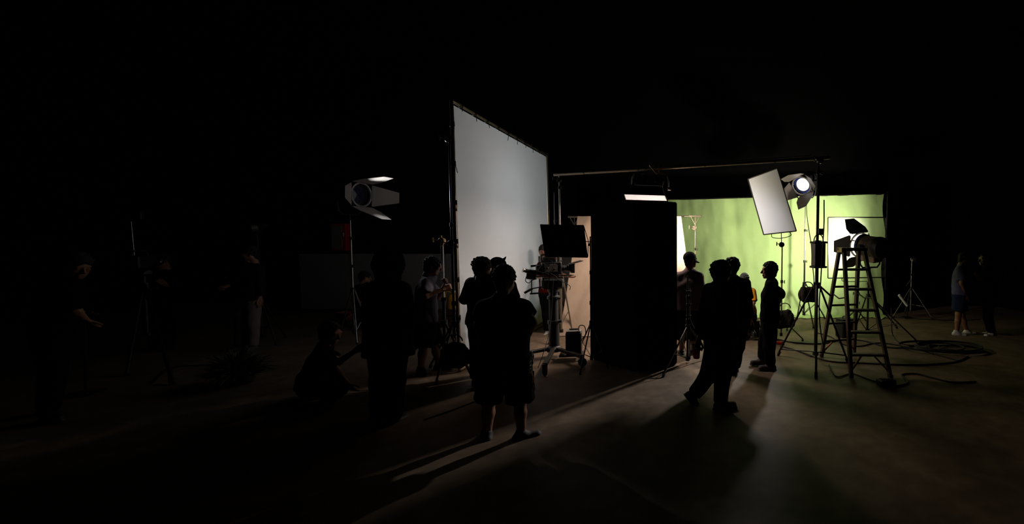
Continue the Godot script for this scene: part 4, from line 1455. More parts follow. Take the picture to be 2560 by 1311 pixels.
	var rng := RandomNumberGenerator.new()
	rng.seed = 8
	for n in 9:
		var p: Vector3 = x * Vector3(rng.randf_range(-0.15, 0.2), rng.randf_range(0.0, 0.22), 0.085)
		block("control_knob", p, Vector3(0.022, 0.018, 0.024), [black_metal, steel, M.red, M.blue][n % 4], k, b, 0.004)
	for n in 4:
		var p: Vector3 = x * Vector3(rng.randf_range(-0.2, 0.1), rng.randf_range(0.05, 0.2), 0.07)
		var q: Vector3 = x * Vector3(rng.randf_range(-0.1, 0.3), rng.randf_range(-0.35, -0.15), 0.1)
		rod("camera_cable", curve_points([p, p + Vector3(-0.03, -0.08, 0.06), q + Vector3(-0.02, 0.1, 0.04), q], 5), 0.005, rubber, k, 6)
	block("wireless_box", x * Vector3(0.1, 0.27, 0.0), Vector3(0.14, 0.05, 0.08), black_metal, k, b, 0.008)
	rod("antenna", [x * Vector3(0.12, 0.29, 0.0), x * Vector3(0.11, 0.4, 0.0)], 0.005, rubber, k, 6)
	# power box riding on the pedestal's base
	var pb: Vector3 = Vector3(-1.716, 0.275, -6.600)
	var bx := thing("battery_box", "black battery box with a looped cable on the pedestal base", "box", pb - Vector3(0, 0.18, 0))
	block("case", pb, Vector3(0.24, 0.34, 0.2), black_metal, bx, Basis(Vector3.UP, 0.15), 0.012)
	block("lid", pb + Vector3(0, 0.182, 0), Vector3(0.22, 0.025, 0.18), mat("grey door", Color(0.42, 0.4, 0.38), 0.6), bx, Basis(Vector3.UP, 0.15), 0.006)
	block("handle", pb + Vector3(0.0, 0.21, 0.0), Vector3(0.14, 0.02, 0.03), black_metal, bx, Basis(Vector3.UP, 0.15))
	rod("cable", curve_points([pb + Vector3(0.09, 0.17, 0.05), pb + Vector3(0.1, 0.27, 0.05), pb + Vector3(0.18, 0.27, 0.06), pb + Vector3(0.2, 0.15, 0.06), pb + Vector3(0.13, 0.04, 0.09)], 6), 0.007, rubber, bx, 6)
	block("tray", pb + Vector3(-0.04, -0.19, 0.0), Vector3(0.36, 0.03, 0.26), dark_steel, bx, Basis(Vector3.UP, 0.15))
	cable("thin cord running from the camera down to the floor", [Vector3(-2.031, 1.270, -6.600), Vector3(-2.048, 0.770, -6.550), Vector3(-2.057, 0.424, -6.400), Vector3(-2.074, 0.198, -6.200), Vector3(-2.133, 0.006, -6.136)], 0.005)

func build_ladder() -> void:
	var t := thing("step_ladder", "tall dark wooden step ladder with orange braces beside the heavy stand", "ladder", Vector3(2.6, 0, -6.2))
	var top_y := 1.74
	var fl := Vector3(2.33, 0, -5.7)
	var fr := Vector3(2.86, 0, -5.68)
	var rl := Vector3(2.26, 0, -6.72)
	var rr := Vector3(2.86, 0, -6.9)
	var tfl := Vector3(2.36, top_y, -6.12)
	var tfr := Vector3(2.66, top_y, -6.14)
	var trl := Vector3(2.345, top_y, -6.26)
	var trr := Vector3(2.64, top_y, -6.28)
	for r in [[fl, tfl], [fr, tfr], [rl, trl], [rr, trr]]:
		var d: Vector3 = (r[1] - r[0])
		var b := look_basis(d, Vector3(0, 0, 1))
		var st := tool_new()
		box(st, Transform3D(b, (r[0] + r[1]) * 0.5 + Vector3(0, 0.012, 0)), Vector3(0.042, 0.075, d.length()), 0.004)
		var leg := part("rail", st, M.wood, t)
		block("foot", r[0] + Vector3(0, 0.03, 0), Vector3(0.05, 0.05, 0.07), rubber, leg)
	block("top_cap", (tfl + trr) * 0.5 + Vector3(0, 0.02, 0), Vector3(0.37, 0.045, 0.24), M.wood, t, Basis(Vector3.UP, 0.06), 0.008)
	block("corner_bracket", tfl + Vector3(-0.02, 0.01, -0.06), Vector3(0.05, 0.07, 0.2), M.brass, t)
	for y in [0.3, 0.6, 0.9, 1.19, 1.47]:
		var a := fl.lerp(tfl, y / top_y)
		var b := fr.lerp(tfr, y / top_y)
		var d := b - a
		var st := tool_new()
		box(st, Transform3D(Basis(d.normalized(), Vector3.UP, d.normalized().cross(Vector3.UP)), (a + b) * 0.5 + Vector3(0, 0, -0.02)), Vector3(d.length(), 0.032, 0.1), 0.005)
		part("step", st, M.wood, t)
	for y in [0.28, 0.58, 0.88, 1.18, 1.45]:
		var a := rl.lerp(trl, y / top_y)
		var b := rr.lerp(trr, y / top_y)
		var d := b - a
		var st := tool_new()
		box(st, Transform3D(Basis(d.normalized(), Vector3.UP, d.normalized().cross(Vector3.UP)), (a + b) * 0.5), Vector3(d.length(), 0.03, 0.035), 0.004)
		part("rear_bar", st, M.wood, t)
	for s in [[fl, fr, tfl, tfr], [rl, rr, trl, trr]]:
		for e in [[0, 1], [1, 0]]:
			var a: Vector3 = s[e[0]].lerp(s[e[0] + 2], 0.045)
			var m: Vector3 = s[0].lerp(s[2], 0.165).lerp(s[1].lerp(s[3], 0.165), 0.32 if e[0] == 0 else 0.68)
			var d := m - a
			var st := tool_new()
			box(st, Transform3D(look_basis(d, Vector3(0, 0, 1)), (a + m) * 0.5), Vector3(0.02, 0.03, d.length()), 0.003)
			part("corner_brace", st, M.orange, t)
	for e in [[fl, tfl, rl, trl], [fr, tfr, rr, trr]]:
		var a: Vector3 = e[0].lerp(e[1], 0.62)
		var b: Vector3 = e[2].lerp(e[3], 0.62)
		rod("spreader", [a, (a + b) * 0.5 + Vector3(0, -0.05, 0), b], 0.01, black_metal, t, 6)

func build_floor_things() -> void:
	var g := "cables on the floor by the ladder"
	cable("black floor cable curving from the ladder towards the coil of cables", [Vector3(1.485, 0.011, -8.123), Vector3(1.792, 0.011, -7.924), Vector3(2.061, 0.011, -7.643), Vector3(2.510, 0.011, -7.554), Vector3(3.064, 0.011, -7.860), Vector3(3.401, 0.011, -7.765), Vector3(3.599, 0.011, -7.326), Vector3(3.888, 0.011, -7.271), Vector3(4.331, 0.011, -7.495), Vector3(4.461, 0.011, -7.410)], 0.013)
	cable("black floor cable looping behind the ladder feet and on to the coil", [Vector3(2.731, 0.011, -8.477), Vector3(2.892, 0.011, -8.123), Vector3(2.924, 0.011, -7.495), Vector3(3.164, 0.011, -7.381), Vector3(3.555, 0.011, -7.613), Vector3(3.826, 0.011, -7.495), Vector3(4.077, 0.011, -7.110), Vector3(4.207, 0.011, -6.763), Vector3(4.321, 0.011, -6.490)], 0.012)
	cable("straight black floor cable running past the ladder into the dark", [Vector3(1.993, 0.011, -7.008), Vector3(2.278, 0.011, -6.469), Vector3(2.733, 0.011, -6.362), Vector3(3.183, 0.011, -6.279), Vector3(3.728, 0.011, -6.279), Vector3(4.248, 0.011, -6.426), Vector3(4.631, 0.011, -6.716)], 0.013)
	cable("black cable from the film light stand sagging onto the floor", [Vector3(4.162, 0.549, -8.300), Vector3(4.079, 0.229, -8.100), Vector3(4.186, 0.012, -8.256), Vector3(4.005, 0.011, -7.704), Vector3(4.084, 0.011, -7.438), Vector3(4.512, 0.011, -7.495), Vector3(4.764, 0.011, -7.326)], 0.01)
	cable("black cable curling on the floor in front of the ladder", [Vector3(2.657, 0.011, -5.384), Vector3(2.798, 0.011, -5.354), Vector3(2.974, 0.011, -5.460), Vector3(3.043, 0.011, -5.670), Vector3(3.092, 0.011, -5.806), Vector3(3.303, 0.011, -5.842), Vector3(3.426, 0.011, -5.670), Vector3(3.586, 0.011, -5.492), Vector3(3.916, 0.011, -5.507)], 0.012)
	cable("thin black cable lying along the floor at the far right wall", [Vector3(5.145, 0.011, -10.209), Vector3(5.683, 0.011, -9.948), Vector3(6.446, 0.011, -9.799), Vector3(7.081, 0.011, -9.898)], 0.01)
	cable("cable running between the man in profile and the green cloth", [Vector3(1.243, 0.011, -7.924), Vector3(1.339, 0.011, -7.860), Vector3(1.453, 0.011, -7.860), Vector3(1.839, 0.011, -7.797)], 0.011)
	cable("cable with a red connector reaching the heavy dark stand", [Vector3(1.749, 0.011, -7.381), Vector3(1.877, 0.011, -7.216), Vector3(1.993, 0.011, -7.008), Vector3(2.092, 0.011, -6.716)], 0.011)
	cable("thin cable across the dark floor behind the man in shorts", [Vector3(-2.715, 0.008, -4.332), Vector3(-2.577, 0.008, -4.538), Vector3(-2.488, 0.008, -4.705), Vector3(-2.392, 0.008, -4.885), Vector3(-2.288, 0.008, -5.079)], 0.009)
	# coil of cables
	var co: Vector3 = Vector3(4.584, 0.000, -7.152)
	var rng := RandomNumberGenerator.new()
	rng.seed = 3
	for k in 5:
		var pts := []
		var rr := rng.randf_range(0.22, 0.42)
		var off := Vector3(rng.randf_range(-0.3, 0.3), 0.014 + k * 0.017, rng.randf_range(-0.08, 0.08))
		for i in 22:
			var a := i * 0.42 + k
			pts.append(co + off + Vector3(cos(a) * rr * 1.3, 0.012 * (i / 15), sin(a) * rr * 0.8))
		var st := tool_new()
		tube(st, curve_points(pts, 3), 0.013, 6)
		solo("cable_coil", "loose black cable coil in the heap on the floor", "cable", st, rubber, "heap of coiled cables")
	for d in [[Vector3(1.750, 0.000, -7.539), M.red, "red and blue cable connector on the floor beside the man in profile", 1.0], [Vector3(1.214, 0.000, -8.036), M.blue, "blue cable connector on the floor behind the man with hanging arm", 1.4]]:
		var p: Vector3 = d[0] + Vector3(0, 0.035, 0)
		var t := thing("cable_connector", d[2], "connector", d[0])
		rod("shell", [p + Vector3(-0.03, 0, 0.01), p + Vector3(0.05, 0, 0.03)], 0.032, d[1], t, 12)
		rod("cap", [p + Vector3(0.05, 0, 0.03), p + Vector3(0.1, -0.008, 0.045)], 0.03, black_metal, t, 12)
		rod("collar", [p + Vector3(-0.09, 0, -0.01), p + Vector3(-0.03, 0, 0.01)], 0.029, M.blue, t, 12)
	# power strip at the ladder's foot
	var ps := thing("power_strip", "black distribution box on the floor at the ladder foot", "power box", Vector3(2.680, 0.000, -5.430))
	block("case", ps.position + Vector3(0, 0.035, 0), Vector3(0.22, 0.07, 0.13), black_metal, ps, Basis(Vector3.UP, 0.2), 0.012)
	for k in 3:
		block("socket", ps.position + Vector3(-0.06 + k * 0.06, 0.074, 0), Vector3(0.04, 0.012, 0.05), rubber, ps, Basis(Vector3.UP, 0.2))
	# black floor lamp head lying by the green cloth, and a stool-high case behind the ladder
	var fl := thing("equipment_case", "black equipment case standing on the floor before the green cloth", "case", Vector3(3.194, 0.000, -8.136))
	var fp: Vector3 = fl.position
	block("case", fp + Vector3(0, 0.17, 0), Vector3(0.3, 0.34, 0.24), black_metal, fl, Basis(Vector3.UP, 0.3), 0.02)
	block("lid", fp + Vector3(0, 0.355, 0), Vector3(0.31, 0.03, 0.25), rubber, fl, Basis(Vector3.UP, 0.3), 0.008)
	rod("handle", [fp + Vector3(-0.06, 0.37, 0), fp + Vector3(-0.05, 0.41, 0), fp + Vector3(0.05, 0.41, 0), fp + Vector3(0.06, 0.37, 0)], 0.01, rubber, fl, 6)
	var dl := thing("work_lamp", "small dark work lamp lying on the floor by the connector", "lamp", Vector3(1.560, 0.000, -8.677))
	var dp: Vector3 = dl.position
	rod("lamp_head", [dp + Vector3(-0.08, 0.1, 0), dp + Vector3(0.06, 0.15, 0.02)], 0.055, black_metal, dl, 14, 0.08)
	rod("bracket", [dp + Vector3(-0.04, 0.0, 0.02), dp + Vector3(-0.02, 0.12, 0.02)], 0.012, dark_steel, dl, 8)
	block("base_plate", dp + Vector3(-0.03, 0.012, 0.02), Vector3(0.16, 0.024, 0.12), black_metal, dl)
	# things along the left partition
	var y := thing("yellow_jug", "yellow plastic jug on a crate beyond the silk frame edge", "jug", Vector3(-5.011, 0.384, -9.200))
	var yp: Vector3 = y.position
	var st := tool_new()
	lathe(st, Transform3D(frame_of(Vector3.UP), yp), [Vector2(0, 0), Vector2(0.14, 0), Vector2(0.15, 0.02), Vector2(0.15, 0.24), Vector2(0.12, 0.3), Vector2(0.05, 0.33), Vector2(0.05, 0.37), Vector2(0, 0.37)], 20)
	part("body", st, M.yellow, y)
	rod("handle", curve_points([yp + Vector3(-0.05, 0.36, 0.04), yp + Vector3(-0.14, 0.38, 0.05), yp + Vector3(-0.18, 0.28, 0.04), yp + Vector3(-0.145, 0.18, 0.04)], 5), 0.014, M.yellow, y, 8)
	rod("cap", [yp + Vector3(0, 0.365, 0), yp + Vector3(0, 0.395, 0)], 0.055, M.white_plastic, y, 14)
	var cr := thing("crate", "dark slatted crate under the yellow jug", "crate", Vector3(yp.x, 0, yp.z))
	for k in 3:
		block("slat", Vector3(yp.x, yp.y * (0.18 + 0.32 * k), yp.z + 0.19), Vector3(0.5, yp.y * 0.24, 0.02), M.wood, cr)
		block("slat", Vector3(yp.x, yp.y * (0.18 + 0.32 * k), yp.z - 0.19), Vector3(0.5, yp.y * 0.24, 0.02), M.wood, cr)
		block("slat", Vector3(yp.x - 0.25, yp.y * (0.18 + 0.32 * k), yp.z), Vector3(0.02, yp.y * 0.24, 0.38), M.wood, cr)
		block("slat", Vector3(yp.x + 0.25, yp.y * (0.18 + 0.32 * k), yp.z), Vector3(0.02, yp.y * 0.24, 0.38), M.wood, cr)
	block("top_board", Vector3(yp.x, yp.y - 0.012, yp.z), Vector3(0.54, 0.022, 0.42), M.wood, cr)
	var bk: Vector3 = Vector3(-8.020, 0.000, -9.956)
	var ob := thing("orange_bowl", "dull orange plastic tub on the floor behind the tall steel stand", "tub", bk)
	st = tool_new()
	lathe(st, Transform3D(frame_of(Vector3.UP), bk), [Vector2(0, 0.004), Vector2(0.13, 0), Vector2(0.19, 0.16), Vector2(0.21, 0.165), Vector2(0.21, 0.18), Vector2(0.18, 0.18), Vector2(0.12, 0.02), Vector2(0, 0.02)], 20)
	part("body", st, mat("orange plastic", Color(0.55, 0.24, 0.06), 0.5), ob)
	rod("handle", curve_points([bk + Vector3(-0.2, 0.17, 0), bk + Vector3(-0.12, 0.05, 0.2), bk + Vector3(0.12, 0.05, 0.2), bk + Vector3(0.2, 0.17, 0)], 5), 0.006, steel, ob, 6)
	var ct: Vector3 = Vector3(-7.766, 0.000, -10.215)
	var ca := thing("carton", "pale cardboard carton against the partition behind the tall stand", "carton", ct)
	block("box", ct + Vector3(0, 0.19, 0), Vector3(0.16, 0.38, 0.16), cloth("pale card", Color(0.62, 0.55, 0.42)), ca)
	block("flap", ct + Vector3(0, 0.385, 0.06), Vector3(0.155, 0.006, 0.08), cloth("pale card", Color(0.62, 0.55, 0.42)), ca, Basis(Vector3(1, 0, 0), -0.3))
	block("tape", ct + Vector3(0, 0.2, 0.082), Vector3(0.03, 0.36, 0.002), mat("brown tape", Color(0.45, 0.32, 0.18), 0.4), ca)
	# thin stand far on the right
	var fs: Vector3 = Vector3(5.657, 0.000, -10.322)
	var f := stand("light_stand", "thin stand standing alone in the dark right of the ladder", fs, 1.410, [fs + Vector3(-0.5, 0, 0.15), fs + Vector3(0.35, 0, 0.3), fs + Vector3(0.1, 0, -0.45)], {"m": steel, "r": 0.016, "hub": 0.7, "cuts": [0.5]})
	grip_head(f, Vector3(fs.x + 0.05, 1.410, fs.z), steel)
	rod("loose_arm", [Vector3(fs.x - 0.15, 0.769, fs.z + 0.05), Vector3(fs.x - 0.01, 0.917, fs.z)], 0.012, steel, f, 6)
	var bt := thing("strip_lamp", "pale strip lamp leaning in the dark behind the ladder", "lamp", Vector3(5.432, 0.304, -10.100))
	rod("tube", [Vector3(5.241, 0.567, -10.100), Vector3(5.451, 0.304, -10.100)], 0.03, M.white_plastic, bt, 10)
	rod("stem", [Vector3(5.451, 0.304, -10.100), Vector3(5.464, 0.000, -10.109)], 0.012, dark_steel, bt, 6)
	block("base", Vector3(5.464, 0.000, -10.109) + Vector3(0, 0.015, 0), Vector3(0.2, 0.03, 0.2), dark_steel, bt)

func build_people() -> void:
	var skin := mat("tan skin", Color(0.5, 0.33, 0.24), 0.55)
	var hair := mat("black hair", Color(0.06, 0.05, 0.048), 0.85)
	var black_tee := cloth("black cotton", Color(0.028, 0.027, 0.03))
	var navy := cloth("navy cotton", Color(0.05, 0.055, 0.12))
	var dark_short := cloth("dark shorts cloth", Color(0.04, 0.038, 0.04))
	var denim := cloth("dark denim", Color(0.045, 0.05, 0.07))
	var grey_tee := cloth("mauve grey cotton", Color(0.36, 0.3, 0.31))
	var pale_tee := cloth("pale grey cotton", Color(0.38, 0.355, 0.39))
	var black_shoe := mat("black shoe", Color(0.03, 0.028, 0.028), 0.6)
	var grey_shoe := mat("grey shoe", Color(0.25, 0.22, 0.22), 0.7)
	var white_shoe := mat("white shoe", Color(0.75, 0.72, 0.7), 0.6)
	var away := Vector3(0, 0, -1)
	var sh := [{"style": "short", "m": hair}]
	# A: man in shorts, back to the camera
	var o := person("person", "man in dark shorts with a tool pouch, his back turned, hands on hips", {
		"head": Vector3(-1.676, 1.534, -3.950), "neck": Vector3(-1.683, 1.364, -3.950), "shl": Vector3(-1.864, 1.253, -3.950), "shr": Vector3(-1.508, 1.253, -3.950), "ell": Vector3(-1.932, 1.085, -3.950), "elr": Vector3(-1.412, 1.116, -3.930), "wrl": Vector3(-1.978, 0.870, -4.150), "wrr": Vector3(-1.572, 0.856, -4.110),
		"hipl": Vector3(-1.781, 0.700, -3.950), "hipr": Vector3(-1.598, 0.700, -3.950), "knl": Vector3(-1.850, 0.355, -3.950), "knr": Vector3(-1.555, 0.355, -3.950), "anl": Vector3(-1.873, 0.026, -3.950), "anr": Vector3(-1.542, 0.034, -3.950)},
		{"face": away, "chest": away, "skin": skin, "toe_l": Vector3(-0.5, 0, -0.85), "toe_r": Vector3(0.8, 0, -0.4), "cell": 0.015, "s": 1.05, "hair": [{"style": "short", "m": hair, "size": 1.06}], "head_size": 1.08, "grip_l": "grip",
		"shirt": {"m": navy, "loose": 0.045, "flare": 0.02, "sleeve": 0.62, "hem": 0.0}, "pants": {"name": "shorts", "m": dark_short, "length": 0.98, "loose": 0.035}, "shoes": grey_shoe})
	tool_pouch(o, Vector3(-1.449, 0.753, -3.900))
	cargo_pocket(o, Vector3(-1.931, 0.479, -3.950))
	cargo_pocket(o, Vector3(-1.457, 0.456, -3.950))
	# B: man with a hand raised to his face
	person("person", "dark silhouetted man against the silk with one hand raised to his face", {
		"head": Vector3(-2.595, 1.547, -5.450), "neck": Vector3(-2.588, 1.401, -5.450), "shl": Vector3(-2.736, 1.333, -5.450), "shr": Vector3(-2.423, 1.322, -5.450), "ell": Vector3(-2.835, 1.128, -5.450), "elr": Vector3(-2.376, 1.092, -5.450), "wrl": Vector3(-2.812, 1.359, -5.670), "wrr": Vector3(-2.402, 0.881, -5.450),
		"hipl": Vector3(-2.675, 0.823, -5.450), "hipr": Vector3(-2.497, 0.823, -5.450), "knl": Vector3(-2.695, 0.420, -5.450), "knr": Vector3(-2.506, 0.420, -5.450), "anl": Vector3(-2.715, 0.047, -5.450), "anr": Vector3(-2.504, 0.047, -5.450)},
		{"face": Vector3(0.3, -0.1, -1), "chest": away, "skin": skin, "toe_l": Vector3(-0.2, 0, -1), "toe_r": Vector3(0.2, 0, -1), "hair": [{"style": "full", "m": hair}],
		"shirt": {"m": black_tee, "loose": 0.03, "hem": 0.02, "sleeve": 1.6}, "pants": {"m": dark_short, "length": 1.9, "loose": 0.02}, "shoes": black_shoe})
	# C: man in a cap with the brim turned up
	person("person", "man in a cap with its brim turned up, half hidden behind the man in shorts", {
		"head": Vector3(-2.596, 1.518, -5.900), "neck": Vector3(-2.543, 1.354, -5.900), "shl": Vector3(-2.653, 1.239, -6.070), "shr": Vector3(-2.377, 1.271, -5.780), "ell": Vector3(-2.597, 1.010, -6.120), "elr": Vector3(-2.317, 1.056, -5.800), "wrl": Vector3(-2.424, 0.920, -6.020), "wrr": Vector3(-2.391, 0.862, -5.700),
		"hipl": Vector3(-2.556, 0.718, -5.980), "hipr": Vector3(-2.454, 0.750, -5.820), "knl": Vector3(-2.557, 0.332, -5.990), "knr": Vector3(-2.458, 0.379, -5.810), "anl": Vector3(-2.575, 0.016, -5.990), "anr": Vector3(-2.476, 0.055, -5.810)},
		{"face": Vector3(0.9, -0.35, -0.3), "chest": Vector3(1, 0, -0.3), "skin": skin, "toe_l": Vector3(1, 0, -0.2), "toe_r": Vector3(1, 0, 0.1), "hair": [{"style": "cap", "name": "cap", "m": cloth("dark cap", Color(0.06, 0.05, 0.05)), "brim": Vector3(-1.25, 0.2, 0)}],
		"shirt": {"m": black_tee, "loose": 0.025, "hem": 0.04, "sleeve": 0.9}, "pants": {"m": denim, "length": 1.9}, "shoes": black_shoe})
	# D: man in a pale shirt
	person("person", "man in a pale t-shirt and shorts reaching for a grip stand", {
		"head": Vector3(-3.537, 1.537, -5.960), "neck": Vector3(-3.604, 1.377, -5.960), "shl": Vector3(-3.768, 1.268, -6.130), "shr": Vector3(-3.527, 1.292, -5.790), "ell": Vector3(-3.604, 1.058, -6.200), "elr": Vector3(-3.486, 1.134, -5.680), "wrl": Vector3(-3.431, 1.252, -6.060), "wrr": Vector3(-3.313, 1.213, -5.800),
		"hipl": Vector3(-3.712, 0.734, -6.050), "hipr": Vector3(-3.602, 0.768, -5.870), "knl": Vector3(-3.607, 0.373, -6.060), "knr": Vector3(-3.652, 0.400, -5.860), "anl": Vector3(-3.551, 0.065, -6.060), "anr": Vector3(-3.696, 0.068, -5.860)},
		{"face": Vector3(1, -0.35, -0.45), "chest": Vector3(1, 0, 0.05), "skin": skin, "toe_l": Vector3(1, 0, 0.1), "toe_r": Vector3(0.8, 0, 0.6), "hair": sh, "grip_l": "grip", "grip_r": "grip", "palm_r": Vector3(0, 1, 0), "palm_l": Vector3(0, 1, 0),
		"shirt": {"m": pale_tee, "loose": 0.035, "hem": 0.01, "sleeve": 0.8}, "pants": {"name": "shorts", "m": dark_short, "length": 1.0, "loose": 0.035}, "shoes": black_shoe})
	# E: person in a long coat and head covering
	person("person", "person in a long black coat with covered head, back turned", {
		"head": Vector3(-2.995, 1.646, -4.300), "neck": Vector3(-3.013, 1.469, -4.300), "shl": Vector3(-3.147, 1.390, -4.300), "shr": Vector3(-2.892, 1.390, -4.300), "ell": Vector3(-3.219, 1.117, -4.300), "elr": Vector3(-2.844, 1.117, -4.300), "wrl": Vector3(-3.268, 0.873, -4.360), "wrr": Vector3(-2.890, 0.886, -4.360),
		"hipl": Vector3(-3.108, 0.867, -4.300), "hipr": Vector3(-2.968, 0.867, -4.300), "knl": Vector3(-3.141, 0.425, -4.300), "knr": Vector3(-2.991, 0.425, -4.300), "anl": Vector3(-3.155, 0.022, -4.300), "anr": Vector3(-3.013, 0.013, -4.300)},
		{"face": away, "chest": away, "skin": skin, "toe_l": Vector3(-0.2, 0, -1), "toe_r": Vector3(0.2, 0, -1), "head_size": 1.05, "hair": [{"style": "scarf", "name": "head_scarf", "m": M.duvetyne}],
		"shirt": {"name": "coat", "m": M.duvetyne, "loose": 0.045, "hem": 0.16, "flare": 0.03, "sleeve": 1.95}, "pants": {"m": M.duvetyne, "length": 1.95, "loose": 0.03}, "shoes": black_shoe})
	# G: camera operator
	person("person", "camera operator in a red shirt half hidden behind the film camera", {
		"head": Vector3(-2.793, 1.674, -8.500), "neck": Vector3(-2.748, 1.487, -8.500), "shl": Vector3(-2.890, 1.377, -8.580), "shr": Vector3(-2.569, 1.385, -8.440), "ell": Vector3(-2.899, 1.154, -8.500), "elr": Vector3(-2.479, 1.211, -8.400), "wrl": Vector3(-2.688, 1.102, -8.200), "wrr": Vector3(-2.215, 1.176, -8.250),
		"hipl": Vector3(-2.791, 0.803, -8.500), "hipr": Vector3(-2.628, 0.803, -8.500), "knl": Vector3(-2.765, 0.368, -8.500), "knr": Vector3(-2.619, 0.368, -8.500), "anl": Vector3(-2.747, 0.006, -8.500), "anr": Vector3(-2.600, -0.002, -8.500)},
		{"face": Vector3(-0.4, -0.2, 1), "chest": Vector3(-0.3, 0, 1), "skin": skin, "toe_l": Vector3(-0.1, 0, 1), "toe_r": Vector3(0.2, 0, 1), "hair": [{"style": "full", "m": hair}], "cell": 0.02,
		"shirt": {"m": cloth("dark red cotton", Color(0.24, 0.03, 0.03)), "loose": 0.015, "hem": -0.02, "sleeve": 0.8}, "pants": {"m": denim, "length": 1.85}, "shoes": white_shoe})
	# H: man in a cap, back turned
	person("person", "man in a cap and mauve t-shirt facing the green screen", {
		"head": Vector3(0.138, 1.571, -6.900), "neck": Vector3(0.125, 1.387, -6.900), "shl": Vector3(-0.059, 1.288, -6.900), "shr": Vector3(0.277, 1.288, -6.900), "ell": Vector3(-0.099, 1.009, -6.900), "elr": Vector3(0.317, 1.003, -6.900), "wrl": Vector3(-0.047, 0.739, -7.050), "wrr": Vector3(0.250, 0.764, -7.060),
		"hipl": Vector3(0.026, 0.717, -6.900), "hipr": Vector3(0.199, 0.717, -6.900), "knl": Vector3(0.007, 0.336, -6.900), "knr": Vector3(0.206, 0.336, -6.900), "anl": Vector3(-0.007, 0.027, -6.900), "anr": Vector3(0.186, 0.020, -6.900)},
		{"face": Vector3(0.85, -0.02, -0.6), "chest": away, "skin": skin, "toe_l": Vector3(-0.3, 0, -1), "toe_r": Vector3(0.3, 0, -1), "hair": [{"style": "cap", "name": "cap", "m": cloth("black cap", Color(0.03, 0.03, 0.03)), "brim": Vector3(0.35, 0, 0)}, {"style": "short", "m": hair, "size": 0.97}],
		"shirt": {"m": grey_tee, "loose": 0.04, "hem": -0.04, "sleeve": 0.85, "flare": 0.01}, "pants": {"name": "shorts", "m": dark_short, "length": 1.12, "loose": 0.03}, "shoes": black_shoe})
	# I: walking man with a cup
	person("person", "walking person in dark clothes carrying a red cup", {
		"head": Vector3(0.443, 1.533, -4.690), "neck": Vector3(0.426, 1.398, -4.690), "shl": Vector3(0.322, 1.312, -4.810), "shr": Vector3(0.512, 1.345, -4.570), "ell": Vector3(0.234, 1.000, -4.690), "elr": Vector3(0.509, 1.066, -4.530), "wrl": Vector3(0.187, 0.787, -4.630), "wrr": Vector3(0.582, 0.828, -4.690),
		"hipl": Vector3(0.380, 0.731, -4.750), "hipr": Vector3(0.450, 0.760, -4.630), "knl": Vector3(0.309, 0.344, -4.770), "knr": Vector3(0.450, 0.405, -4.610), "anl": Vector3(0.125, 0.100, -4.770), "anr": Vector3(0.434, 0.078, -4.610)},
		{"face": Vector3(0.5, -0.05, -0.9), "chest": Vector3(0.75, 0, -0.65), "skin": skin, "toe_l": Vector3(0.55, -0.8, -0.25), "toe_r": Vector3(1, 0, -0.2), "hair": [{"style": "full", "m": hair, "size": 1.06}], "grip_l": "grip", "cell": 0.015, "hand_l": Vector3(-0.25, -1, 0.05),
		"shirt": {"m": black_tee, "loose": 0.05, "hem": -0.01, "sleeve": 1.75, "flare": 0.01}, "pants": {"m": dark_short, "length": 1.92, "loose": 0.03}, "shoes": black_shoe, "base": Vector3(0.378, 0.000, -4.579)})
	var cp: Vector3 = Vector3(0.162, 0.644, -4.660)
	var cup := thing("drink_cup", "clear cup of red drink held by the walking person", "cup", cp + Vector3(0, -0.075, 0))
	var st := tool_new()
	lathe(st, Transform3D(frame_of(Vector3.UP), cp + Vector3(0, -0.075, 0)), [Vector2(0, 0), Vector2(0.032, 0), Vector2(0.036, 0.005), Vector2(0.043, 0.09), Vector2(0, 0.09)], 20)
	var juice := mat("red drink", Color(0.65, 0.06, 0.06), 0.3)
	juice.backlight_enabled = true
	juice.backlight = Color(0.9, 0.08, 0.08)
	part("drink", st, juice, cup)
	st = tool_new()
	lathe(st, Transform3D(frame_of(Vector3.UP), cp + Vector3(0, -0.075, 0)), [Vector2(0.0435, 0.09), Vector2(0.047, 0.15), Vector2(0.05, 0.15), Vector2(0.05, 0.156), Vector2(0.046, 0.156), Vector2(0.042, 0.09)], 20)
	part("cup_wall", st, cloth("pale cup", Color(0.6, 0.55, 0.5)), cup)
	# J: man behind him
	person("person", "man with one arm hanging, back turned, behind the walking person", {
		"head": Vector3(0.704, 1.523, -5.900), "neck": Vector3(0.716, 1.359, -5.900), "shl": Vector3(0.604, 1.280, -5.900), "shr": Vector3(0.891, 1.280, -5.900), "ell": Vector3(0.571, 1.025, -5.900), "elr": Vector3(0.956, 1.013, -5.900), "wrl": Vector3(0.596, 0.816, -5.800), "wrr": Vector3(1.008, 0.791, -5.900),
		"hipl": Vector3(0.703, 0.768, -5.900), "hipr": Vector3(0.844, 0.768, -5.900), "knl": Vector3(0.693, 0.390, -5.900), "knr": Vector3(0.796, 0.379, -5.900), "anl": Vector3(0.684, 0.044, -5.900), "anr": Vector3(0.766, 0.025, -5.960)},
		{"face": Vector3(0.2, -0.05, -1), "chest": away, "skin": skin, "toe_l": Vector3(-0.25, 0, -1), "toe_r": Vector3(0.25, 0, -1), "hair": [{"style": "full", "m": hair}],
		"shirt": {"m": black_tee, "loose": 0.02, "hem": 0.0, "sleeve": 0.8}, "pants": {"m": dark_short, "length": 1.85, "loose": 0.02}, "shoes": grey_shoe})
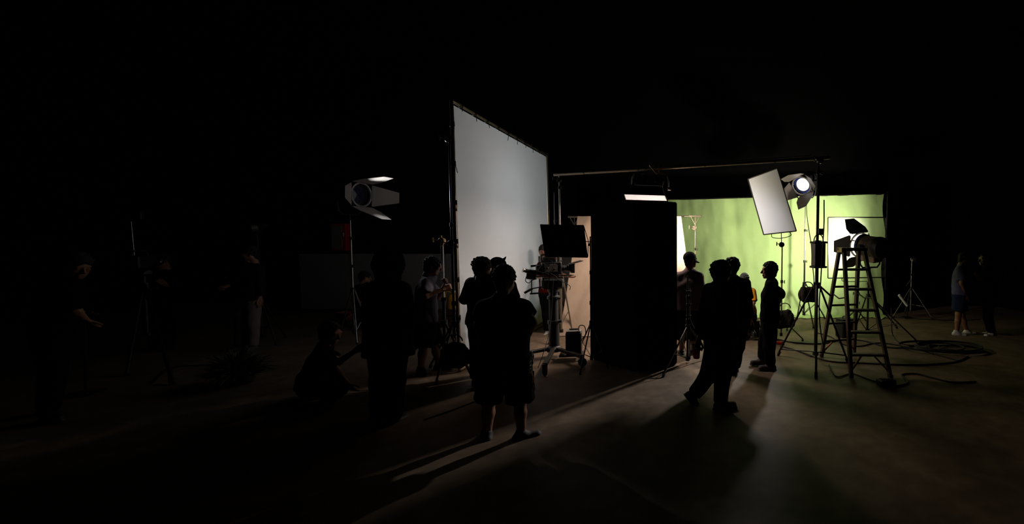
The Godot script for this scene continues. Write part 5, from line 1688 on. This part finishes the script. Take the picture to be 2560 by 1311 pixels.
	# K: seated person in yellow
	person("person", "seated person in a yellow top with a dark vest before the green cloth", {
		"head": Vector3(1.237, 1.116, -8.300), "neck": Vector3(1.262, 0.956, -8.300), "shl": Vector3(1.136, 0.877, -8.300), "shr": Vector3(1.390, 0.877, -8.300), "ell": Vector3(1.108, 0.676, -8.200), "elr": Vector3(1.410, 0.665, -8.220), "wrl": Vector3(1.177, 0.579, -8.020), "wrr": Vector3(1.312, 0.536, -8.000),
		"hipl": Vector3(1.203, 0.420, -8.300), "hipr": Vector3(1.362, 0.420, -8.300), "knl": Vector3(1.136, 0.438, -7.940), "knr": Vector3(1.334, 0.438, -7.940), "anl": Vector3(1.146, 0.164, -8.000), "anr": Vector3(1.346, 0.164, -8.000)},
		{"face": Vector3(-0.3, -0.5, 1), "chest": Vector3(0, 0, 1), "skin": skin, "toe_l": Vector3(-0.1, 0, 1), "toe_r": Vector3(0.1, 0, 1), "hair": sh, "cell": 0.02,
		"shirt": {"m": cloth("yellow cotton", Color(0.7, 0.45, 0.1)), "loose": 0.02, "hem": 0.0, "sleeve": 0.9}, "pants": {"m": black_tee, "length": 1.9}, "shoes": black_shoe})
	var seat := thing("apple_box", "low wooden box under the seated person in yellow", "box", Vector3(1.283, 0, -8.36))
	block("box", seat.position + Vector3(0, 0.14, 0), Vector3(0.5, 0.28, 0.3), M.wood, seat)
	block("lid", seat.position + Vector3(0, 0.29, 0), Vector3(0.51, 0.02, 0.31), M.wood, seat)
	block("hand_hole", seat.position + Vector3(0, 0.17, 0.151), Vector3(0.12, 0.035, 0.004), black_metal, seat)
	# L: man in profile
	person("person", "man in dark shirt and trousers standing in profile with folded arms", {
		"head": Vector3(1.278, 1.461, -6.140), "neck": Vector3(1.315, 1.290, -6.140), "shl": Vector3(1.262, 1.221, -5.970), "shr": Vector3(1.358, 1.195, -6.310), "ell": Vector3(1.378, 1.138, -5.900), "elr": Vector3(1.436, 0.984, -6.380), "wrl": Vector3(1.219, 1.003, -5.970), "wrr": Vector3(1.248, 0.960, -6.140),
		"hipl": Vector3(1.278, 0.728, -6.050), "hipr": Vector3(1.298, 0.693, -6.230), "knl": Vector3(1.268, 0.354, -6.040), "knr": Vector3(1.238, 0.352, -6.240), "anl": Vector3(1.289, 0.071, -6.040), "anr": Vector3(1.210, 0.090, -6.240)},
		{"face": Vector3(-1, -0.02, -0.05), "chest": Vector3(-1, 0, 0), "skin": skin, "toe_l": Vector3(-1, 0, 0.1), "toe_r": Vector3(-1, 0, 0.0), "hair": [{"style": "short", "m": hair}], "hand_l": Vector3(0.3, -0.2, -1), "hand_r": Vector3(0.3, -0.1, 1), "palm_l": Vector3(0, 1, 0), "palm_r": Vector3(0, 1, 0),
		"shirt": {"m": cloth("black work shirt", Color(0.032, 0.03, 0.032)), "loose": 0.034, "hem": -0.03, "sleeve": 1.9}, "pants": {"m": dark_short, "length": 1.93, "loose": 0.024}, "shoes": grey_shoe})
	# M and N: two people in the dark on the right
	person("person", "man in a lavender shirt and white shoes standing in the dark", {
		"head": Vector3(5.661, 1.532, -8.400), "neck": Vector3(5.610, 1.388, -8.400), "shl": Vector3(5.656, 1.289, -8.550), "shr": Vector3(5.467, 1.311, -8.240), "ell": Vector3(5.780, 1.030, -8.600), "elr": Vector3(5.480, 1.054, -8.200), "wrl": Vector3(5.819, 0.778, -8.500), "wrr": Vector3(5.566, 0.818, -8.200),
		"hipl": Vector3(5.635, 0.773, -8.480), "hipr": Vector3(5.537, 0.794, -8.320), "knl": Vector3(5.702, 0.368, -8.500), "knr": Vector3(5.511, 0.403, -8.310), "anl": Vector3(5.828, 0.022, -8.500), "anr": Vector3(5.490, 0.048, -8.310)},
		{"face": Vector3(1, -0.3, 0.1), "chest": Vector3(1, 0, 0.1), "skin": skin, "toe_l": Vector3(1, 0, 0.2), "toe_r": Vector3(0.9, 0, 0.3), "hair": sh, "cell": 0.02,
		"shirt": {"m": cloth("lavender cotton", Color(0.34, 0.33, 0.45)), "loose": 0.03, "hem": -0.02, "sleeve": 0.8}, "pants": {"name": "shorts", "m": cloth("blue denim", Color(0.12, 0.16, 0.26)), "length": 0.8, "loose": 0.03}, "shoes": white_shoe})
	person("person", "person in black with white shoes facing the man in lavender", {
		"head": Vector3(6.062, 1.516, -8.400), "neck": Vector3(6.116, 1.356, -8.400), "shl": Vector3(6.019, 1.271, -8.240), "shr": Vector3(6.252, 1.247, -8.560), "ell": Vector3(6.014, 1.039, -8.200), "elr": Vector3(6.291, 0.997, -8.600), "wrl": Vector3(5.885, 1.117, -8.200), "wrr": Vector3(6.080, 1.168, -8.520),
		"hipl": Vector3(6.103, 0.779, -8.310), "hipr": Vector3(6.236, 0.755, -8.490), "knl": Vector3(6.095, 0.372, -8.300), "knr": Vector3(6.257, 0.352, -8.500), "anl": Vector3(6.172, 0.031, -8.280), "anr": Vector3(6.303, 0.006, -8.500)},
		{"face": Vector3(-1, 0, 0), "chest": Vector3(-1, 0, 0), "skin": skin, "toe_l": Vector3(-1, 0, 0.2), "toe_r": Vector3(-1, 0, 0), "hair": sh, "cell": 0.02,
		"shirt": {"m": black_tee, "loose": 0.03, "hem": 0.0, "sleeve": 1.8}, "pants": {"m": dark_short, "length": 1.9}, "shoes": white_shoe})
	# O: seated onlooker by the partition
	person("person", "seated onlooker by the grey partition behind the coated person", {
		"head": Vector3(-7.122, 1.066, -9.400), "neck": Vector3(-7.128, 0.904, -9.400), "shl": Vector3(-7.293, 0.804, -9.400), "shr": Vector3(-6.952, 0.804, -9.400), "ell": Vector3(-7.260, 0.592, -9.300), "elr": Vector3(-6.850, 0.592, -9.300), "wrl": Vector3(-7.003, 0.524, -9.100), "wrr": Vector3(-6.811, 0.524, -9.100),
		"hipl": Vector3(-7.236, 0.406, -9.400), "hipr": Vector3(-7.056, 0.406, -9.400), "knl": Vector3(-6.940, 0.438, -8.980), "knr": Vector3(-6.716, 0.438, -8.980), "anl": Vector3(-6.968, 0.121, -9.000), "anr": Vector3(-6.743, 0.121, -9.000)},
		{"face": Vector3(0.7, -0.1, -0.8), "chest": Vector3(0, 0, 1), "skin": skin, "toe_l": Vector3(-0.1, 0, 1), "toe_r": Vector3(0.1, 0, 1), "hair": sh, "cell": 0.022,
		"shirt": {"m": black_tee, "loose": 0.03, "hem": 0.0, "sleeve": 0.9}, "pants": {"m": dark_short, "length": 1.9}, "shoes": black_shoe})
	var st0 := thing("stool", "low dark stool under the seated onlooker", "stool", Vector3(-7.186, 0, -9.45))
	block("seat", st0.position + Vector3(0, 0.28, 0), Vector3(0.36, 0.04, 0.34), M.wood, st0)
	for s in [[-1, -1], [1, -1], [-1, 1], [1, 1]]:
		rod("leg", [st0.position + Vector3(s[0] * 0.15, 0.0, s[1] * 0.14), st0.position + Vector3(s[0] * 0.13, 0.27, s[1] * 0.12)], 0.016, M.wood, st0, 8)

func tool_pouch(o: Node3D, at: Vector3) -> void:
	var st := tool_new()
	box(st, at_place(at + Vector3(0.0, -0.05, 0.0)), Vector3(0.05, 0.2, 0.12), 0.02)
	var p := part("tool_pouch", st, canvas_black, o)
	for k in 4:
		var ring := []
		var c := at + Vector3(0.03, 0.03 - k * 0.035, 0.02 + 0.012 * (k % 2))
		for i in 11:
			ring.append(c + Vector3(0.004 * i / 10.0, cos(TAU * i / 10.0) * 0.025, sin(TAU * i / 10.0) * 0.016))
		rod("carabiner", ring, 0.004, steel, p, 6)
	for k in 3:
		var a := at + Vector3(0.03, -0.08, 0.01 * k)
		rod("yellow_cord", curve_points([a, a + Vector3(0.02, -0.06, 0.01), a + Vector3(0.035 - k * 0.01, -0.13 - k * 0.03, 0.02)], 4), 0.004, M.yellow, p, 5)
	rod("hanging_glove", [at + Vector3(0.02, -0.1, -0.02), at + Vector3(0.03, -0.26, -0.01)], 0.03, canvas_black, p, 8, 0.02)

func cargo_pocket(o: Node3D, at: Vector3) -> void:
	var f := Field.new(Vector3.ONE * -0.16, Vector3.ONE * 0.16, 0.014)
	f.bone(Vector3(0, 0.06, -0.03), Vector3(0, 0.06, 0.03), 0.035, 0.035, 0.0)
	f.bone(Vector3(0, -0.07, -0.03), Vector3(0, -0.07, 0.03), 0.045, 0.045, 0.1)
	f.bone(Vector3(0, 0.0, -0.03), Vector3(0, 0.0, 0.03), 0.035, 0.035, 0.04)
	mesh_part("cargo_pocket", array_mesh(field_mesh(f, 0.01, 4)), cloth("dark shorts cloth", Color(0.04, 0.038, 0.04)), o, Transform3D(Basis.IDENTITY, at - o.position))

func build_dim_corner() -> void:
	var skin := mat("tan skin", Color(0.5, 0.33, 0.24), 0.55)
	var hair := mat("black hair", Color(0.06, 0.05, 0.048), 0.85)
	var black_tee := cloth("black cotton", Color(0.028, 0.027, 0.03))
	var sh := [{"style": "short", "m": hair}]
	var shoe := mat("black shoe", Color(0.03, 0.028, 0.028), 0.6)
	# video camera on a tripod
	var c: Vector3 = Vector3(-8.314, 0.000, -6.463)
	var t := stand("camera_tripod", "black tripod with a pan handle in the dark corner", c, 1.36, [Vector3(-6.671, 0.000, -5.415), Vector3(-7.760, 0.000, -5.788), Vector3(-9.036, 0.000, -7.048)], {"m": black_metal, "r": 0.03, "leg_r": 0.022, "hub": 1.2, "low": 0.4, "brace": 0.42, "brace_at": 0.62, "cuts": []})
	rod("pan_handle", [c + Vector3(0.05, 1.4, 0.05), Vector3(-7.456, 1.586, -6.000)], 0.012, M.brass, t, 8)
	block("head", c + Vector3(0, 1.4, 0), Vector3(0.14, 0.1, 0.14), black_metal, t, Basis.IDENTITY, 0.02)
	var o: Vector3 = c + Vector3(-0.02, 1.56, 0)
	var k := thing("video_camera", "black video camera on the tripod in the dark corner", "camera", o - Vector3(0, 0.11, 0))
	block("body", o, Vector3(0.16, 0.2, 0.36), black_metal, k, Basis(Vector3.UP, 0.4), 0.015)
	var st := tool_new()
	lathe(st, Transform3D(frame_of(Vector3(-0.4, 0, -0.9)), o + Vector3(-0.06, 0, -0.15)), [Vector2(0, 0), Vector2(0.06, 0), Vector2(0.06, 0.14), Vector2(0.07, 0.15), Vector2(0.07, 0.2), Vector2(0, 0.18)], 18)
	part("lens", st, black_metal, k)
	rod("handle", [o + Vector3(0.02, 0.1, 0.12), o + Vector3(0.02, 0.17, 0.1), o + Vector3(-0.02, 0.17, -0.08), o + Vector3(-0.02, 0.1, -0.1)], 0.014, black_metal, k, 8)
	rod("mast", [o + Vector3(-0.1, 0.1, 0), o + Vector3(-0.12, 0.62, 0)], 0.01, steel, k, 8)
	block("top_light", o + Vector3(-0.06, 0.72, 0), Vector3(0.2, 0.14, 0.06), black_metal, k, Basis(Vector3.UP, 0.3), 0.01)
	person("person", "dark-clothed person working the tripod camera in the corner", {
		"head": Vector3(-8.924, 1.557, -7.200), "neck": Vector3(-8.936, 1.364, -7.200), "shl": Vector3(-9.127, 1.275, -7.200), "shr": Vector3(-8.756, 1.275, -7.200), "ell": Vector3(-9.202, 0.971, -7.200), "elr": Vector3(-8.719, 0.971, -7.200), "wrl": Vector3(-8.777, 1.090, -6.950), "wrr": Vector3(-8.531, 1.162, -6.900),
		"hipl": Vector3(-9.064, 0.742, -7.200), "hipr": Vector3(-8.885, 0.742, -7.200), "knl": Vector3(-9.101, 0.365, -7.200), "knr": Vector3(-8.894, 0.365, -7.200), "anl": Vector3(-9.135, 0.050, -7.200), "anr": Vector3(-8.899, 0.050, -7.200)},
		{"face": Vector3(-0.1, -0.1, 1), "chest": Vector3(0, 0, 1), "skin": skin, "toe_l": Vector3(-0.1, 0, 1), "toe_r": Vector3(0.3, 0, 1), "hair": sh, "cell": 0.022,
		"shirt": {"m": black_tee, "loose": 0.02, "hem": 0.0, "sleeve": 1.8}, "pants": {"m": black_tee, "length": 1.9}, "shoes": shoe})
	person("person", "person in a dark shirt and pale trousers standing in the dark corner", {
		"head": Vector3(-7.409, 1.667, -7.200), "neck": Vector3(-7.438, 1.488, -7.200), "shl": Vector3(-7.608, 1.399, -7.200), "shr": Vector3(-7.278, 1.399, -7.200), "ell": Vector3(-7.662, 1.157, -7.200), "elr": Vector3(-7.249, 1.144, -7.200), "wrl": Vector3(-7.626, 1.124, -7.000), "wrr": Vector3(-7.275, 0.901, -7.200),
		"hipl": Vector3(-7.567, 0.853, -7.200), "hipr": Vector3(-7.402, 0.853, -7.200), "knl": Vector3(-7.610, 0.435, -7.200), "knr": Vector3(-7.423, 0.435, -7.200), "anl": Vector3(-7.651, 0.043, -7.200), "anr": Vector3(-7.429, 0.043, -7.200)},
		{"face": Vector3(-0.8, -0.1, 0.6), "chest": Vector3(-0.3, 0, 1), "skin": skin, "toe_l": Vector3(-0.5, 0, 1), "toe_r": Vector3(0.1, 0, 1), "hair": sh, "cell": 0.022, "grip_l": "grip",
		"shirt": {"m": cloth("charcoal shirt", Color(0.1, 0.1, 0.1)), "loose": 0.025, "hem": 0.0, "sleeve": 1.8}, "pants": {"m": cloth("pale trousers", Color(0.42, 0.37, 0.36)), "length": 1.93, "loose": 0.022}, "shoes": mat("grey shoe", Color(0.25, 0.22, 0.22), 0.7)})
	var pole := thing("boom_pole", "slim grey pole held slanting by the person in pale trousers", "pole", Vector3(-11.128, 0.000, -9.614))
	rod("shaft", [Vector3(-11.128, 0.000, -9.614) + Vector3(0, 0.01, 0), Vector3(-7.727, 1.263, -7.100)], 0.012, steel, pole, 8)
	rod("grip_sleeve", [Vector3(-8.043, 1.091, -7.300), Vector3(-7.727, 1.263, -7.100)], 0.018, rubber, pole, 8)
	person("person", "person in black bending over at the far edge of the dark corner", {
		"head": Vector3(-6.215, 1.638, -4.300), "neck": Vector3(-6.382, 1.485, -4.350), "shl": Vector3(-6.734, 1.419, -4.500), "shr": Vector3(-6.184, 1.430, -4.240), "ell": Vector3(-6.815, 1.142, -4.600), "elr": Vector3(-6.104, 1.176, -4.200), "wrl": Vector3(-6.472, 1.106, -4.500), "wrr": Vector3(-6.156, 1.075, -4.300),
		"hipl": Vector3(-6.839, 0.889, -4.480), "hipr": Vector3(-6.538, 0.927, -4.310), "knl": Vector3(-6.851, 0.423, -4.500), "knr": Vector3(-6.522, 0.488, -4.300), "anl": Vector3(-6.960, 0.024, -4.500), "anr": Vector3(-6.619, 0.082, -4.300)},
		{"face": Vector3(1, -0.4, 0.1), "chest": Vector3(1, -0.3, 0), "skin": skin, "toe_l": Vector3(1, 0, 0), "toe_r": Vector3(1, 0, 0.2), "hair": [{"style": "full", "m": hair}], "cell": 0.02,
		"shirt": {"m": black_tee, "loose": 0.03, "hem": 0.0, "sleeve": 0.9}, "pants": {"m": black_tee, "length": 1.9}, "shoes": shoe})
	var kn := thing("microphone_stand", "dark stand topped with a white knob beside the bending person", "stand", Vector3(-7.367, 0.000, -5.100))
	rod("pole", [kn.position + Vector3(0, 0.02, 0), Vector3(-7.170, 0.989, -5.000)], 0.012, black_metal, kn, 8)
	st = tool_new()
	ball(st, Vector3(-7.171, 1.033, -5.000), Vector3.ONE * 0.016, 10, 6)
	part("knob", st, M.white_plastic, kn)
	st = tool_new()
	lathe(st, Transform3D(frame_of(Vector3.UP), kn.position), [Vector2(0, 0), Vector2(0.16, 0), Vector2(0.16, 0.015), Vector2(0.03, 0.03), Vector2(0, 0.03)], 20)
	part("base", st, black_metal, kn)
	# crouching person at the left edge of the lit floor
	person("person", "crouching person in dark clothes reaching out over the floor", {
		"head": Vector3(-4.058, 0.830, -4.800), "neck": Vector3(-4.214, 0.665, -4.900), "shl": Vector3(-4.385, 0.536, -5.060), "shr": Vector3(-4.081, 0.604, -4.740), "ell": Vector3(-4.185, 0.412, -5.060), "elr": Vector3(-3.902, 0.380, -4.700), "wrl": Vector3(-3.937, 0.562, -5.000), "wrr": Vector3(-3.871, 0.237, -4.780),
		"hipl": Vector3(-4.506, 0.139, -4.990), "hipr": Vector3(-4.335, 0.189, -4.810), "knl": Vector3(-4.217, 0.252, -5.020), "knr": Vector3(-3.976, 0.166, -4.780), "anl": Vector3(-4.358, -0.037, -5.000), "anr": Vector3(-4.157, -0.006, -4.800)},
		{"face": Vector3(1, -0.3, 0), "chest": Vector3(1, -0.2, 0), "skin": skin, "toe_l": Vector3(1, 0, 0), "toe_r": Vector3(1, 0, 0.2), "hair": sh, "cell": 0.018, "grip_l": "open",
		"shirt": {"m": black_tee, "loose": 0.02, "hem": 0.0, "sleeve": 0.7}, "pants": {"m": black_tee, "length": 1.9}, "shoes": shoe})
	# shaggy dark plant in front of the person in pale trousers
	var p: Vector3 = Vector3(-5.881, 0.000, -5.461)
	var pl := thing("shaggy_plant", "dark shaggy plant with long thin leaves in the dark corner", "plant", p)
	var rng := RandomNumberGenerator.new()
	rng.seed = 77
	var leaf := mat("green leaf", Color(0.2, 0.26, 0.12), 0.6)
	st = tool_new()
	for n in 900:
		var a := rng.randf() * TAU
		var el := rng.randf_range(0.05, 1.45)
		var d := Vector3(cos(a) * cos(el), sin(el), sin(a) * cos(el))
		var s0 := p + Vector3(0, 0.12, 0) + d * Vector3(0.3, 0.2, 0.3) * rng.randf_range(0.2, 0.8)
		var ln := rng.randf_range(0.12, 0.3)
		var s1 := s0 + d * ln * 0.6
		var s2 := s0 + d * ln + Vector3(0, -0.05, 0)
		var w := d.cross(Vector3(rng.randf() - 0.5, rng.randf(), rng.randf() - 0.5)).normalized() * 0.006
		quad(st, s0 - w, s0 + w, s1 + w, s1 - w)
		tri(st, s1 - w, s1 + w, s2)
	var lf := part("leaves", st, leaf, pl)
	lf.set_meta("kind", "stuff")
	st = tool_new()
	lathe(st, Transform3D(frame_of(Vector3.UP), p), [Vector2(0, 0), Vector2(0.16, 0), Vector2(0.21, 0.2), Vector2(0.19, 0.2), Vector2(0.15, 0.02), Vector2(0, 0.02)], 18)
	part("pot", st, black_metal, pl)
	# dish lamp high on a stand
	var dp: Vector3 = Vector3(-7.672, 2.145, -7.600)
	stand("light_stand", "dark stand under the dish lamp in the dark corner", Vector3(dp.x, 0, dp.z), dp.y - 0.12, [Vector3(dp.x - 0.4, 0, dp.z + 0.1), Vector3(dp.x + 0.4, 0, dp.z + 0.15), Vector3(dp.x, 0, dp.z - 0.45)], {"m": black_metal, "hub": 0.8})
	var dl := thing("dish_lamp", "switched-off round dish lamp high in the dark corner", "lamp", dp)
	st = tool_new()
	lathe(st, Transform3D(frame_of(Vector3(-0.6, -0.2, 0.5)), dp), [Vector2(0, -0.14), Vector2(0.05, -0.14), Vector2(0.06, -0.08), Vector2(0.13, -0.02), Vector2(0.16, 0.06), Vector2(0.155, 0.06), Vector2(0.12, -0.01), Vector2(0, -0.05)], 24)
	part("dish", st, dark_steel, dl)
	rod("bracket", [dp + Vector3(0, -0.13, 0), dp + Vector3(0.03, -0.02, -0.03)], 0.012, black_metal, dl, 8)
	cable("black cable lying across the dim floor by the tripod", [Vector3(-7.004, 0.010, -5.463), Vector3(-7.540, 0.010, -6.123), Vector3(-7.262, 0.010, -6.242), Vector3(-6.928, 0.010, -6.324), Vector3(-6.608, 0.010, -6.429)], 0.012)
